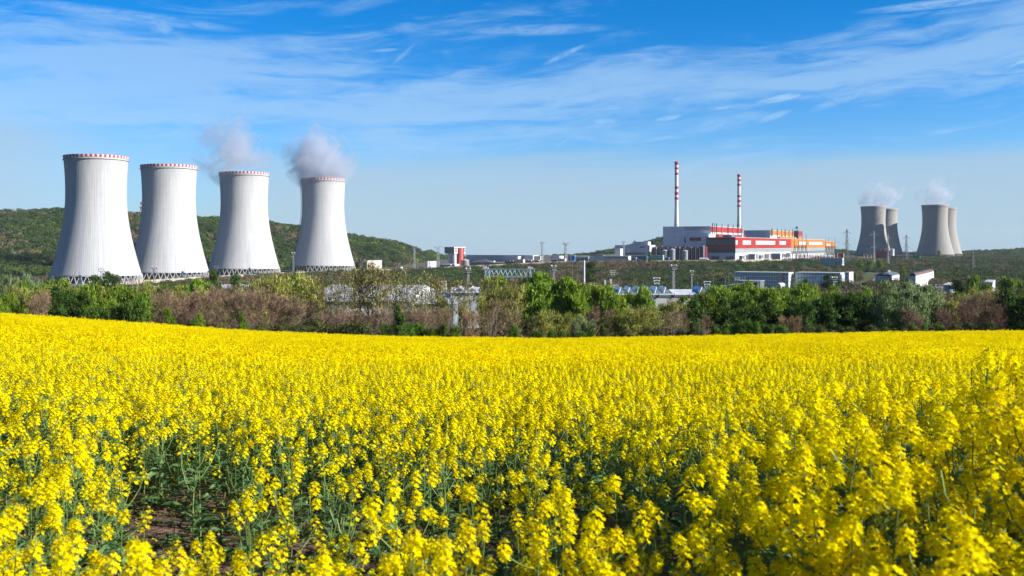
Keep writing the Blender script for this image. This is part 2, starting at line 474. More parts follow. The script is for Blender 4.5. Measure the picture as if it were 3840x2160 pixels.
def rape_plant(seed, hgt=1.3, bloom=1.0, quality=2):
    """stem mesh, leaf mesh, blossom mesh; quality 2 = petals, 1 = one face per flower"""
    rng = np.random.default_rng(seed); R = random.Random(seed)
    st = MB(); lf = MB(); fl = MB()
    # main stem as a gently bent chain
    lean = np.array([R.gauss(0, .05), R.gauss(0, .05)])
    def curve(p, q, bend, k=5):
        out = []
        for i in range(k + 1):
            t = i / k
            out.append((p[0] + (q[0]-p[0])*t + bend[0]*sin(pi*t), p[1] + (q[1]-p[1])*t + bend[1]*sin(pi*t), p[2] + (q[2]-p[2])*t))
        return out
    top = (lean[0], lean[1], hgt)
    main = curve((0, 0, 0), top, (R.gauss(0, .03), R.gauss(0, .03)))
    ns = 5 if quality == 2 else 3
    for a, b, i in zip(main[:-1], main[1:], range(5)):
        st.tube(a, b, .0085 * (1 - i*.14), .0085 * (1 - (i+1)*.14), n=ns, cap=False)
    tips = [(main[-1], 1.0, main[-2])]
    nb = R.randint(5, 9)
    for k in range(nb):
        t = R.uniform(.42, .88)
        i = min(4, int(t*5)); f = t*5 - i
        p = tuple(main[i][j] + (main[i+1][j]-main[i][j])*f for j in range(3))
        a = k*2.4 + R.uniform(-.5, .5); r = R.uniform(.06, .22)
        q = (p[0] + cos(a)*r, p[1] + sin(a)*r, min(hgt*R.uniform(.78, .99), p[2] + R.uniform(.18, .5)))
        br = curve(p, q, (cos(a)*.04, sin(a)*.04), 3)
        for c, d in zip(br[:-1], br[1:]): st.tube(c, d, .0042, .0036, n=3, cap=False)
        if R.random() < .25 + .65*bloom: tips.append((br[-1], R.uniform(.55, .95), br[-2]))
        # small leaf at the fork
        leaves_at.append if False else None
        leaf(lf, R, p, a, R.uniform(.06, .12), .022)
    for k in range(R.randint(13, 19)):
        t = R.uniform(.05, .62); i = min(4, int(t*5)); f = t*5 - i
        p = tuple(main[i][j] + (main[i+1][j]-main[i][j])*f for j in range(3))
        L = R.uniform(.12, .26) * (1.15 - t*.7)
        leaf(lf, R, p, R.uniform(0, 2*pi), L, L * R.uniform(.22, .34))
    for (p, s, pv) in tips:
        # raceme: ring upon ring of flowers below a dome of buds
        n = max(5, int((28 if quality == 2 else 21) * s * bloom))
        ax_l = .085 * s + .02
        for k in range(n):
            t = k / n
            a = k * 2.39996
            r = (.008 + .022 * sin(pi * (.15 + .85*t)) ** .8) * (.7 + .6*R.random()) * (.7 + .5*s)
            z = p[2] - ax_l*.45 + ax_l * t
            c = Vector((p[0] + cos(a)*r, p[1] + sin(a)*r, z + R.gauss(0, .004)))
            nrm = Vector((cos(a), sin(a), .75 + 1.1*t)).normalized()
            u = nrm.cross(Vector((R.gauss(0,1), R.gauss(0,1), R.gauss(0,1)))).normalized(); v = nrm.cross(u)
            sz = R.uniform(.0150, .0205)
            if quality == 2:
                for j in range(4):
                    d = (u, v, -u, -v)[j]; e = (v, -u, -v, u)[j]
                    tipv = c + d*sz + nrm*sz*.30
                    fl.poly((c, c + d*sz*.65 - e*sz*.48 + nrm*sz*.12, tipv, c + d*sz*.65 + e*sz*.48 + nrm*sz*.12), 0)
            else:
                w = sz * 1.02
                fl.poly((c - u*w, c - v*w + nrm*w*.3, c + u*w, c + v*w + nrm*w*.3), 0)
        nbud = 7 if quality == 2 else 3
        for k in range(nbud):
            a = k*2.4; r = .009*R.random() + .003
            b = Vector((p[0] + cos(a)*r, p[1] + sin(a)*r, p[2] + ax_l*.55 + R.uniform(0, .012)))
            fl.tube(b, b + Vector((0, 0, .010)), .0035, .002, n=3, m=1)
        # pods / stalks below the flowers
        for k in range(4 if quality == 2 else 0):
            a = R.uniform(0, 2*pi); f = R.uniform(.25, .95); q = [p[j] + (pv[j] - p[j])*f for j in range(3)]
            st.tube(q, (q[0]+cos(a)*.035, q[1]+sin(a)*.035, q[2]+.03), .0013, .001, n=3, cap=False)
    return st, lf, fl

def leaf(mb, R, p, a, L, w):
    d = Vector((cos(a), sin(a), 0)); s = Vector((-sin(a), cos(a), 0))
    lift = R.uniform(.1, .9); p = Vector(p); w *= .5
    roll = R.gauss(0, .5)
    s = (s + Vector((0, 0, roll))).normalized()
    pts = []
    for t, ww, up in ((0, .15, 0), (.3, .9, .28), (.65, 1.0, .42), (1.0, .05, .30)):
        c = p + d*L*t + Vector((0, 0, L*(up*lift)))
        pts.append((c - s*w*ww + Vector((0, 0, w*.3*ww)), c, c + s*w*ww + Vector((0, 0, w*.3*ww))))
    for (a0, b0, c0), (a1, b1, c1) in zip(pts[:-1], pts[1:]):
        mb.poly((a0, b0, b1, a1)); mb.poly((b0, c0, c1, b1))

leaves_at = []

def build_field():
    rng = np.random.default_rng(5); R = random.Random(5)
    # ---- meshes of the near plants
    near = []
    for k in range(14):
        st, lf, fl = rape_plant(100 + k, R.uniform(1.12, 1.38), 1.0 if k < 9 else .55, 2)
        near.append((st.mesh("stem", [M_STEM]), lf.mesh("leaves", [M_LEAF]), fl.mesh("blossom", [M_PETAL, M_BUD])))
    # ---- the same plants lighter, for the crop further off
    mids = []
    for k in range(12):
        st, lf, fl = rape_plant(300 + k, R.uniform(1.15, 1.35), 1.05 if k < 7 else .5, 1)
        mb = MB()
        for src, off in ((st, 0), (lf, 1), (fl, 2)):
            b = len(mb.v); mb.v.extend(src.v)
            for f, m in zip(src.f, src.m): mb.face([b + i for i in f], off + m)
        mids.append(mb.mesh("rape_mid", [M_STEM, M_LEAF, M_PETAL, M_BUD]))
    # ---- where plants stand: jittered grid inside the wedge the camera could see (wider, for other viewpoints)
    def pts(y0, y1, step, um=.66, extra=2.5):
        out = []
        nx = int((um * y1 + extra) * 2 / step)
        ys = np.arange(y0, y1, step)
        xs = (np.arange(nx) - nx / 2) * step
        X, Y = np.meshgrid(xs, ys)
        X = (X + rng.uniform(-.5, .5, X.shape) * step).ravel(); Y = (Y + rng.uniform(-.5, .5, Y.shape) * step).ravel()
        k = (np.abs(X) < um * Y + extra) & (Y < EDGE)
        return X[k], Y[k]
    def sparse(X, Y):
        """chance that a plant stands there: bare patches and thin stand near by, full stand beyond"""
        n = np.sin(X*1.9 + .7*Y) * np.sin(Y*1.3 - X*.6) * .5 + .5
        d = .78 + .25 * n
        # thin belt 4.5..11 m off, left of the denser right-hand side; tracks where nothing came up
        u = X / np.maximum(Y, 1)
        sm = lambda v, lo, hi: np.clip((v - lo) / (hi - lo), 0, 1)
        S = sm(Y, 5.0, 6.2) * (1 - sm(Y, 9.5, 12.5)) * sm(u, -.50, -.40) * (1 - sm(u, .16, .30))
        d = d * (1 - .50 * S)
        T = sm(Y, 4.7, 5.4) * (1 - sm(Y, 10.6, 11.6)) * sm(u, -.40, -.37) * (1 - sm(u, -.30, -.27))
        d = d * (1 - .58 * T)
        T = sm(Y, 5.0, 5.6) * (1 - sm(Y, 8.0, 8.8)) * sm(u, -.135, -.11) * (1 - sm(u, -.03, 0.0))
        d = d * (1 - .55 * T)
        T = sm(Y, 4.8, 5.6) * (1 - sm(Y, 7.5, 8.5)) * sm(u, .02, .04) * (1 - sm(u, .10, .13))
        d = d * (1 - .45 * T)
        d = d * (1 - .20 * sm(Y, 4.5, 6) * (1 - sm(Y, 16, 21))) * (1 - .16 * (Y < 5.2))
        right = np.clip((X - 1.0) / 2, 0, 1) * (Y < 9)
        d = d - .05 * right
        return d
    X0, Y0 = pts(1.9, 5.2, .235); Xa, Ya = pts(5.2, 11.5, .30); Xb, Yb = pts(11.5, 26.0, .285)
    X = np.concatenate([X0, Xa, Xb]); Y = np.concatenate([Y0, Ya, Yb])
    keep = rng.random(len(X)) < sparse(X, Y)
    # nothing grows right in front of the lens
    keep &= ~((np.abs(X) < .35) & (Y < 2.3))
    X, Y = X[keep], Y[keep]
    dist = np.hypot(X, Y)
    Z = H(X, Y)
    vis = (np.abs(X) < .56 * Y + .25) & (Z + 1.4 > -(2160 - ROW0) / F * Y - .05)
    order = np.argsort(np.where(vis, dist, 1e9))
    first = order[:300]
    rest = np.setdiff1d(np.arange(len(X)), first)
    right_bonus = lambda x, y: 1 + .13 * max(0, min(1, (x - .6) / 2.0)) * (1 if y < 9 else 0)
    for i in first:
        x, y, z = X[i], Y[i], Z[i]
        k = R.randrange(9) if R.random() < (.85 if x > 1.2 else .55) else 9 + R.randrange(5)
        side = "front left corner" if x < -.33*y else ("front right corner" if x > .33*y else "front middle")
        g = thing("rapeseed_plant", "one of the nearest yellow flowering rapeseed plants, %s of the field" % side, "plant", (x, y, z), R.uniform(0, 2*pi), "nearest rapeseed plants, " + side)
        s = R.uniform(.86, 1.08) * right_bonus(x, y) * (.93 if x < 1 else 1)
        g.scale = (s, s, s)
        g.rotation_euler = (R.gauss(0, .05), R.gauss(0, .05), R.uniform(0, 2*pi))
        a, b, c = near[k]
        inst("stem", a, g); inst("leaves", b, g); inst("blossom", c, g)
    # ---- the rest of the near and middle stand as one stuff object
    P = np.stack([X[rest], Y[rest], Z[rest]], 1)
    n = len(P)
    sp = sparse(P[:, 0], P[:, 1])
    full = rng.random(n) < np.clip(sp * 1.05 - .45 * (P[:, 0] < 2.2 + (P[:, 1] - 6)*.2) + np.maximum(0, P[:, 1] - 7) / 6, .22, .97)
    idx = np.where(full, rng.integers(0, 7, n), rng.integers(7, 12, n))
    rot = np.stack([rng.normal(0, .06, n), rng.normal(0, .06, n), rng.uniform(0, 2*pi, n)], 1)
    bonus = 1 + .13 * np.clip((P[:, 0] - .6) / 2, 0, 1) * (P[:, 1] < 9)
    s = rng.uniform(.86, 1.10, n) * bonus
    scatter("rapeseed_crop", P, rot, np.stack([s, s, s], 1), idx, source_collection("rape_plants", mids), "yellow flowering rapeseed standing all across the field")
    # ---- far stand: square patches with the tops of many plants
    patches = []
    for k in range(8):
        r2 = np.random.default_rng(900 + k)
        mb = MB(); S = 2.0
        npl = 62
        px_, py_ = r2.uniform(-S/2, S/2, npl), r2.uniform(-S/2, S/2, npl)
        hh = r2.uniform(1.08, 1.36, npl) + (r2.random(npl) < .12) * .10
        C = []; 
        for j in range(npl):
            m = r2.integers(2, 5)
            for _ in range(m):
                cx = px_[j] + r2.normal(0, .08); cy = py_[j] + r2.normal(0, .08); cz = hh[j] - r2.uniform(0, .16)
                q = r2.normal(0, 1, (9, 3)) * np.array([.026, .026, .05]) + np.array([cx, cy, cz])
                C.append(q)
        C = np.concatenate(C)
        V, Fq = rand_quads(r2, C, r2.uniform(.028, .052, len(C)), up=.5); mb.add_np(V, Fq, 0)
        P0 = np.stack([px_, py_, np.full(npl, .5)], 1); P1 = np.stack([px_, py_, hh - .05], 1)
        V, Fq = blades(r2, P0, P1, .014); mb.add_np(V, Fq, 1)
        C = np.stack([r2.uniform(-S/2, S/2, 240), r2.uniform(-S/2, S/2, 240), r2.uniform(.45, 1.02, 240)], 1)
        V, Fq = rand_quads(r2, C, .10, asp=.45); mb.add_np(V, Fq, 2)
        patches.append(mb.mesh("rape_patch", [M_PETAL_FAR, M_STEM, M_LEAF]))
    X, Y = pts(26.0, EDGE - .5, 1.9, um=.70, extra=10)
    Z = H(X, Y); n = len(X)
    rot = np.stack([np.zeros(n), np.zeros(n), rng.integers(0, 4, n) * pi/2 + rng.normal(0, .1, n)], 1)
    # keep the crop level with the slope of the ground
    dzx = (H(X + .5, Y) - H(X - .5, Y)); dzy = (H(X, Y + .5) - H(X, Y - .5))
    s = np.stack([np.full(n, 1.06), np.full(n, 1.06), rng.uniform(.93, 1.04, n)], 1)
    # wheel tracks and thin strips: slightly lower rows
    low = np.zeros(n)
    for (c0, c1_, wd) in ((44, .10, 1.2), (62, .16, 1.3), (83, .13, 1.6), (101, .10, 1.6)):
        q = Y - c0 - c1_ * X + 1.5*np.sin(X*.11); low = np.maximum(low, np.exp(-(q/wd)**2) * (np.sin(X*.07 + c0) > -.6))
    scatter("rapeseed_crop_beyond", np.stack([X, Y, Z - .50 * low], 1), rot, s, rng.integers(0, 8, n), source_collection("rape_patches", patches), "unbroken yellow carpet of rapeseed blossom towards the trees")
    # little spikes of the last plants against the trees
build_field()

def build_litter():
    """low weeds, dead leaves and fallen petals on the bare soil between the plants"""
    rng = np.random.default_rng(44)
    ws = []
    for k in range(5):
        R = random.Random(700 + k); mb = MB()
        for j in range(9): leaf(mb, R, (R.gauss(0, .015), R.gauss(0, .015), .01), R.uniform(0, 6.28), R.uniform(.05, .15), .035)
        for j in range(10):
            a, d = R.uniform(0, 6.28), R.uniform(.02, .22); c = Vector((cos(a)*d, sin(a)*d, .008 + R.random()*.01)); s = R.uniform(.008, .03)
            u = Vector((cos(a*3), sin(a*3), R.gauss(0, .4))) * s; v = Vector((-sin(a*3), cos(a*3), R.gauss(0, .4))) * s * .5
            mb.poly((c - u, c + v, c + u, c - v), 1 if j < 7 else 2)
        ws.append(mb.mesh("weed", [M_LEAF, mat("dry_leaf", (.42, .31, .19), rough=.9, var=.3, scale=20), M_PETAL]))
    n = 2400
    Y = rng.uniform(2.5, 15, n); X = rng.uniform(-.62, .62, n) * (Y + 1); Z = H(X, Y) + .005
    s = rng.uniform(.6, 1.6, n)
    scatter("weeds", np.stack([X, Y, Z], 1), np.stack([np.zeros(n), np.zeros(n), rng.uniform(0, 6.28, n)], 1), np.stack([s, s, s], 1), rng.integers(0, 5, n), source_collection("weed_src", ws), "low weeds and dry leaves on the bare soil")
build_litter()
# ------------------------------------------------------------------ cooling towers
def tower_mat(name, c, dirt):
    """weathered concrete: pour rings, runs of water, soot below the rim"""
    m = bpy.data.materials.new(name); m.use_nodes = True
    t = NT(m.node_tree); m.node_tree.nodes.clear()
    tc = t.n('ShaderNodeTexCoord'); sp = t.n('ShaderNodeSeparateXYZ'); t.l(tc.outputs['Object'], sp.inputs[0]); X, Y, Z = sp.outputs
    an = t.math('ARCTAN2', Y, X)
    oi = t.n('ShaderNodeObjectInfo'); off = t.math('MULTIPLY', oi.outputs['Random'], 40)
    run = t.noise(t.comb(t.math('MULTIPLY', an, 26), t.math('MULTIPLY', Z, .022), off), 1.0, 6, .65)
    fine = t.noise(t.comb(t.math('MULTIPLY', an, 95), t.math('MULTIPLY', Z, .06), off), 1.0, 3, .6)
    blot = t.noise(t.comb(t.math('MULTIPLY', an, 9), t.math('MULTIPLY', Z, .09), off), 1.0, 5, .6)
    ring = t.math('FRACT', t.math('DIVIDE', Z, 8.4))
    col = t.mix(t.ramp(run, .30, .62), tuple(k*.80 for k in c), c)
    col = t.mix(t.math('MULTIPLY', t.ramp(fine, .50, .78), .38), col, tuple(k*.66 for k in c))
    col = t.mix(t.math('MULTIPLY', t.ramp(blot, .52, .74), .30), col, tuple(k*.72 for k in c))
    col = t.mix(t.math('MULTIPLY', t.math('LESS_THAN', ring, .05), .22), col, tuple(k*.6 for k in c))
    top = t.math('MULTIPLY', t.ramp(Z, 104, 123), t.ramp(run, .46, .68))
    col = t.mix(t.math('MULTIPLY', top, dirt), col, (.10, .105, .105))
    b = t.n('ShaderNodeBsdfPrincipled', i_Roughness=.9); b.inputs['Specular IOR Level'].default_value = .15
    t.l(col, b.inputs['Base Color']); t.l(b.outputs[0], t.n('ShaderNodeOutputMaterial').inputs[0])
    return m
M_SHELL = tower_mat("pale_shell_concrete", (.53, .535, .54), .50)
M_SHELLB = tower_mat("beige_shell_concrete", (.375, .36, .335), .35)
M_CONC = mat("pale_concrete", (.48, .475, .465), rough=.85, var=.10, scale=.3)
M_CONC_IN = mat("inner_concrete", (.42, .41, .39), rough=.9, var=.2, scale=.1, streak=True)
M_BEIGE = mat("beige_concrete", (.40, .365, .315), rough=.9, var=.10, scale=.10, streak=True, col2=(.33, .30, .265), detail=8)
M_RED = mat("signal_red", (.48, .03, .04), rough=.6, var=.15, scale=.5)
M_WHITE = mat("white_paint", (.66, .66, .66), rough=.6, var=.06, scale=.5)
M_DARK = mat("dark_steel", (.05, .055, .06), rough=.6, var=.2, scale=1)
M_STEEL = mat("grey_steel", (.36, .38, .40), rough=.5, var=.15, scale=1, metal=.3)

def tower_r(z):
    b = 71.0 if z < 88 else 97.0
    return 28.0 * sqrt(1 + ((z - 88) / b) ** 2)

def shell_mesh(ribs, nseg, bottom=7.5, concrete=None):
    mb = MB(); Zs = np.concatenate([np.linspace(bottom, 100, 40), np.linspace(103, 122.6, 9)])
    ang = np.arange(nseg) * 2 * pi / nseg
    per = nseg // ribs if ribs else 1
    rip = (np.where(np.arange(nseg) % per < 1, .05, 0.0)) if ribs else np.zeros(nseg)
    V = []
    for z in Zs:
        r = tower_r(z) + rip
        V.append(np.stack([np.cos(ang) * r, np.sin(ang) * r, np.full(nseg, z)], 1))
    V = np.concatenate(V); n = nseg; K = len(Zs)
    i = (np.arange(K - 1)[:, None] * n + np.arange(n)[None, :]); j = (np.arange(K - 1)[:, None] * n + (np.arange(n)[None, :] + 1) % n)
    Fq = np.stack([i, j, j + n, i + n], -1).reshape(-1, 4)
    mb.add_np(V, Fq, 0)
    # inner face, lip at the foot
    Zi = np.linspace(bottom, 122.6, 24); m = 96; a2 = np.arange(m) * 2 * pi / m
    V2 = np.concatenate([np.stack([np.cos(a2) * (tower_r(z) - .9), np.sin(a2) * (tower_r(z) - .9), np.full(m, z)], 1) for z in Zi])
    i = (np.arange(23)[:, None] * m + np.arange(m)[None, :]); j = (np.arange(23)[:, None] * m + (np.arange(m)[None, :] + 1) % m)
    mb.add_np(V2, np.stack([j, i, i + m, j + m], -1).reshape(-1, 4), 1)
    mb.lathe([(tower_r(bottom) - 1.0, bottom - .1), (tower_r(bottom) + .45, bottom - .1), (tower_r(bottom) + .45, bottom + 1.1), (tower_r(bottom) + .1, bottom + 1.12)], n=120, m=0)
    return mb.mesh("shell", [concrete, M_CONC_IN])

def rim_mesh(nsq=88):
    mb = MB(); r0 = tower_r(122.6)
    for i in range(nsq):
        a, b = 2*pi*i/nsq, 2*pi*(i+1)/nsq
        for (ra, za, rb, zb) in ((r0 + .35, 122.7, r0 + .6, 125.1), (r0 + .6, 125.1, r0 - 1.0, 125.15), (r0 - 1.0, 125.15, r0 - .9, 122.7)):
            mb.poly([(cos(a)*ra, sin(a)*ra, za), (cos(b)*ra, sin(b)*ra, za), (cos(b)*rb, sin(b)*rb, zb), (cos(a)*rb, sin(a)*rb, zb)], i % 2)
    return mb.mesh("rim", [M_WHITE, M_RED])
def walkway_mesh():
    mb = MB(); r0 = tower_r(121)
    mb.lathe([(r0 + .1, 120.9), (r0 + 1.15, 120.9), (r0 + 1.15, 121.2), (r0 + .1, 121.2)], n=96)
    return mb.mesh("walkway", [M_CONC_IN])
def column_mesh(nv=44, single=True, concrete=None):
    mb = MB(); rt = tower_r(7.5); rb = rt + 1.6; half = pi / nv * .86
    for k in range(1 if single else nv):
        a = 2*pi*k/nv
        for s in (-1, 1):
            p = (cos(a) * rb, sin(a) * rb, .3); q = (cos(a + s*half) * rt, sin(a + s*half) * rt, 7.6)
            mb.tube(p, q, .42, .38, n=6)
        mb.box(cos(a)*rb - .8, cos(a)*rb + .8, sin(a)*rb - .8, sin(a)*rb + .8, -1.0, .5)
    return mb.mesh("column", [concrete])
def basin_mesh(concrete):
    mb = MB(); rt = tower_r(7.5) + 4.6
    mb.lathe([(rt, -2.5), (rt, .7), (rt - .4, .7), (rt - .4, -.4), (4, -.4)], n=96)
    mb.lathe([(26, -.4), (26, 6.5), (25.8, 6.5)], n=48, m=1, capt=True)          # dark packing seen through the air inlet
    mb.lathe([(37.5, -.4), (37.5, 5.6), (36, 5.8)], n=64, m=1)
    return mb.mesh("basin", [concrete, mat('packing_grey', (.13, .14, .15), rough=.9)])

def ladder_mesh():
    mb = MB()
    zs = np.linspace(6, 122, 44)
    for z0, z1 in zip(zs[:-1], zs[1:]):
        r0, r1 = tower_r(z0) + .5, tower_r(z1) + .5
        for s in (-.8, .8):
            mb.tube((r0 + .9, s, z0), (r1 + .9, s, z1), .16, n=4)
            mb.tube((r0, s, z0), (r0 + .9, s, z0), .12, n=4)
        mb.tube((r0 + .9, -.8, z0), (r1 + .9, .8, z1), .12, n=4)
        mb.box(r0, r0 + 1.8, -1.0, 1.0, z0 - .1, z0 + .1)
    return mb.mesh("ladder", [M_DARK])

SH_W = shell_mesh(120, 480, concrete=M_SHELL); SH_B = shell_mesh(0, 128, concrete=M_SHELLB)
RIM = rim_mesh(); WALK = walkway_mesh()
COL_W = column_mesh(44, True, M_CONC); COL_B = column_mesh(44, False, M_BEIGE)
BAS_W = basin_mesh(M_CONC_IN)
LAD = ladder_mesh()

TOWERS = []
def cooling_tower(px, depth, zb, label, pale, ladder=None, group=None, sc=1.0):
    x = at(px, depth)
    t = thing("cooling_tower", label, "cooling tower", (x, depth, zb), 0, group)
    t.scale = (sc, sc, sc)
    inst("shell", SH_W if pale else SH_B, t); inst("rim", RIM, t); inst("walkway", WALK, t)
    inst("basin", BAS_W, t)
    if pale:
        for k in range(44): inst("column", COL_W, t, rz=2*pi*k/44)
    else: inst("columns", COL_B, t)
    if ladder is not None: inst("ladder", LAD, t, rz=ladder)
    TOWERS.append((x, depth, zb))
    return t
gp = "pale cooling towers in front of the hill"; gb = "beige cooling towers beyond the works"
cooling_tower(361, 953, zrow(1060, 953), "tallest-looking white cooling tower without steam, nearest to the wooded hill's high end", True, None, gp)
cooling_tower(634, 1065, zrow(1045, 1065), "white cooling tower without steam, second in the row of four", True, None, gp)
cooling_tower(916, 1184, zrow(1029, 1184), "white cooling tower under the ragged steam plume, third in the row of four", True, None, gp)
cooling_tower(1212, 1304, zrow(1016, 1304), "white cooling tower with dark ladder under dome of steam, last in the row", True, pi + .35, gp)
cooling_tower(3275, 2372, -29.0, "beige cooling tower half in shadow, front one of the pair beside the orange works", False, None, gb)
cooling_tower(3322, 2540, -29.0, "beige cooling tower peeping out behind the half-shadowed one, with ladder at its edge", False, .1, gb)
cooling_tower(3506, 2290, -29.0, "beige cooling tower with steam, front one of the pair nearest the bare hillside", False, None, gb)
cooling_tower(3541, 2480, -29.0, "sunlit beige cooling tower without steam, hidden behind its steaming twin", False, None, gb)

# ------------------------------------------------------------------ steam
def steam_mat(name, rx, ry, rz, dens, seed, thr, nscale, lean=(0, 0), shape=1.0):
    m = bpy.data.materials.new(name); m.use_nodes = True
    t = NT(m.node_tree); m.node_tree.nodes.clear()
    tc = t.n('ShaderNodeTexCoord'); sp = t.n('ShaderNodeSeparateXYZ'); t.l(tc.outputs['Object'], sp.inputs[0])
    X, Y, Z = sp.outputs
    zn = t.math('DIVIDE', Z, rz)                       # 0 at the rim, 1 at the top
    xn = t.math('DIVIDE', t.math('SUBTRACT', X, t.math('MULTIPLY', Z, lean[0])), rx)
    yn = t.math('DIVIDE', t.math('SUBTRACT', Y, t.math('MULTIPLY', Z, lean[1])), ry)
    mp = t.n('ShaderNodeMapping'); mp.inputs['Location'].default_value = (seed*13.7, seed*5.1, seed*3.3)
    t.l(tc.outputs['Object'], mp.inputs[0])
    n = t.noise(mp.outputs[0], nscale, 7, .62, .8)
    nb = t.noise(mp.outputs[0], nscale * .35, 2, .5, .3)
    q = t.math('MULTIPLY', t.math('SUBTRACT', zn, .34), 1.45)
    r2 = t.math('SQRT', t.math('ADD', t.math('ADD', t.math('MULTIPLY', xn, xn), t.math('MULTIPLY', yn, yn)), t.math('MULTIPLY', q, q)))
    body = t.math('SUBTRACT', 1.0, r2)
    # stronger near the mouth
    core = t.math('MULTIPLY', t.math('SUBTRACT', 1.0, t.ramp(zn, .0, .9)), .35 * shape)
    v = t.math('ADD', t.math('ADD', body, core), t.math('ADD', t.math('MULTIPLY', t.math('SUBTRACT', n, .5), 2.6), t.math('MULTIPLY', t.math('SUBTRACT', nb, .5), 1.4)))
    d = t.math('MULTIPLY', t.ramp(v, thr, thr + .75), dens)
    lim = t.math('MULTIPLY', t.ramp(body, -.02, .14), d)
    pv = t.n('ShaderNodeVolumePrincipled'); pv.inputs['Color'].default_value = (.84, .89, .985, 1)
    pv.inputs['Anisotropy'].default_value = .25
    t.l(lim, pv.inputs['Density'])
    t.l(pv.outputs[0], t.n('ShaderNodeOutputMaterial').inputs['Volume'])
    return m

def steam(ti, rx, ry, rz, dens, seed, thr, label, ns=.055, lean=(0, 0), zoff=-3.0, xo=0, shape=1.0):
    x, y, zb = TOWERS[ti]
    mb = MB(); prof = []
    for k in range(13):
        a = -pi/2 + pi*k/12
        zz = (sin(a) / 1.45 + .34) * rz
        prof.append((max(.01, cos(a)) * 1.0, zz))
    V0 = len(mb.v); mb.lathe(prof, n=28, capt=True, capb=True)
    mb.v = [(vx*rx + vz*lean[0], vy*ry + vz*lean[1], vz) for (vx, vy, vz) in mb.v]
    o = mb.build("steam_plume", [steam_mat("steam_%d" % seed, rx, ry, rz, dens, seed, thr, ns, lean, shape)], loc=(x + xo, y, zb + 125 + zoff + rz*.10))
    tag(o, label, "steam", "steam plumes above the cooling towers")
    return o
steam(2, 64, 48, 92, .050, 1, .46, "ragged grey-white steam plume leaning over the third white tower", .040, (-.22, 0), xo=-8)
steam(3, 56, 42, 76, .080, 2, .27, "dome of lavender-white steam over the last white tower of the row", .040, (-.06, 0), xo=-4, shape=1.3)
steam(4, 60, 40, 84, .050, 3, .46, "low flat steam over the half-shadowed beige tower pair", .045, (.30, 0), xo=8)
steam(6, 50, 38, 86, .050, 4, .46, "thin ragged steam above the steaming beige tower by the hillside", .045, (.14, 0), xo=-6)
# ------------------------------------------------------------------ the works: buildings on one street grid
E1 = (0.879, -0.478); E2 = (0.478, 0.879)      # shaded fronts run along E1, sunlit sides along E2
RZ = atan2(E1[1], E1[0])
M_GREYCLAD = mat("grey_cladding", (.52, .56, .62), rough=.6, var=.08, scale=.12, spec=.3)
M_LGREY = mat("light_grey_cladding", (.60, .62, .65), rough=.6, var=.08, scale=.15)
M_SHADEW = mat("blue_white_cladding", (.74, .78, .84), rough=.6, var=.07, scale=.1)
M_PYLON = mat("weathered_steel", (.13, .14, .145), rough=.6, var=.2, scale=1)
M_SHEDROOF = mat("bright_sheet_roof", (.74, .74, .77), rough=.5, var=.12, scale=.3)
M_DGREY = mat("dark_grey_cladding", (.15, .17, .18), rough=.5, var=.15, scale=.2)
M_WCLAD = mat("white_cladding", (.64, .64, .635), rough=.6, var=.07, scale=.15)
M_CREAM = mat("cream_render", (.60, .54, .46), rough=.8, var=.08, scale=.2)
M_REDCLAD = mat("red_cladding", (.36, .026, .022), rough=.55, var=.08, scale=.08)
M_MAROON = mat("maroon_cladding", (.17, .02, .035), rough=.6, var=.2, scale=.3)
M_ORANGE = mat("orange_cladding", (.50, .175, .022), rough=.55, var=.08, scale=.08)
M_GLASS = mat("window_glass", (.035, .05, .07), rough=.15, var=.4, scale=.4, spec=.6)
M_FROST = mat("pale_glazing", (.58, .60, .60), rough=.35, var=.05, scale=.2, spec=.5)
M_TEAL = mat("teal_panels", (.03, .12, .15), rough=.5, var=.3, scale=.3)
M_BLUE = mat("blue_paint", (.02, .14, .42), rough=.5, var=.1, scale=.5)
M_CYAN = mat("pale_blue_paint", (.30, .42, .47), rough=.5, var=.15, scale=.5)
M_ROOFD = mat("bitumen_roof", (.10, .105, .11), rough=.9, var=.2, scale=.2)
M_ROOFW = mat("white_sheet_roof", (.52, .54, .58), rough=.45, var=.10, scale=.25, spec=.4)
M_BRICKR = mat("red_brown_sheet", (.20, .125, .105), rough=.7, var=.2, scale=.4)
M_SAND = mat("sandy_concrete", (.50, .41, .33), rough=.9, var=.25, scale=.12)
M_ASPH = mat("asphalt", (.085, .085, .09), rough=.9, var=.25, scale=.08)
M_GALV = mat("galvanised_steel", (.27, .28, .29), rough=.5, var=.15, scale=.8, metal=.2)
M_GLS2 = mat("skylight_glass", (.20, .27, .29), rough=.25, var=.3, scale=.5, spec=.6)
M_PINK = mat("faded_pink_steel", (.46, .22, .18), rough=.7, var=.35, scale=1.5)
M_TYRE = mat("tyre_rubber", (.02, .02, .02), rough=.9, var=.1)

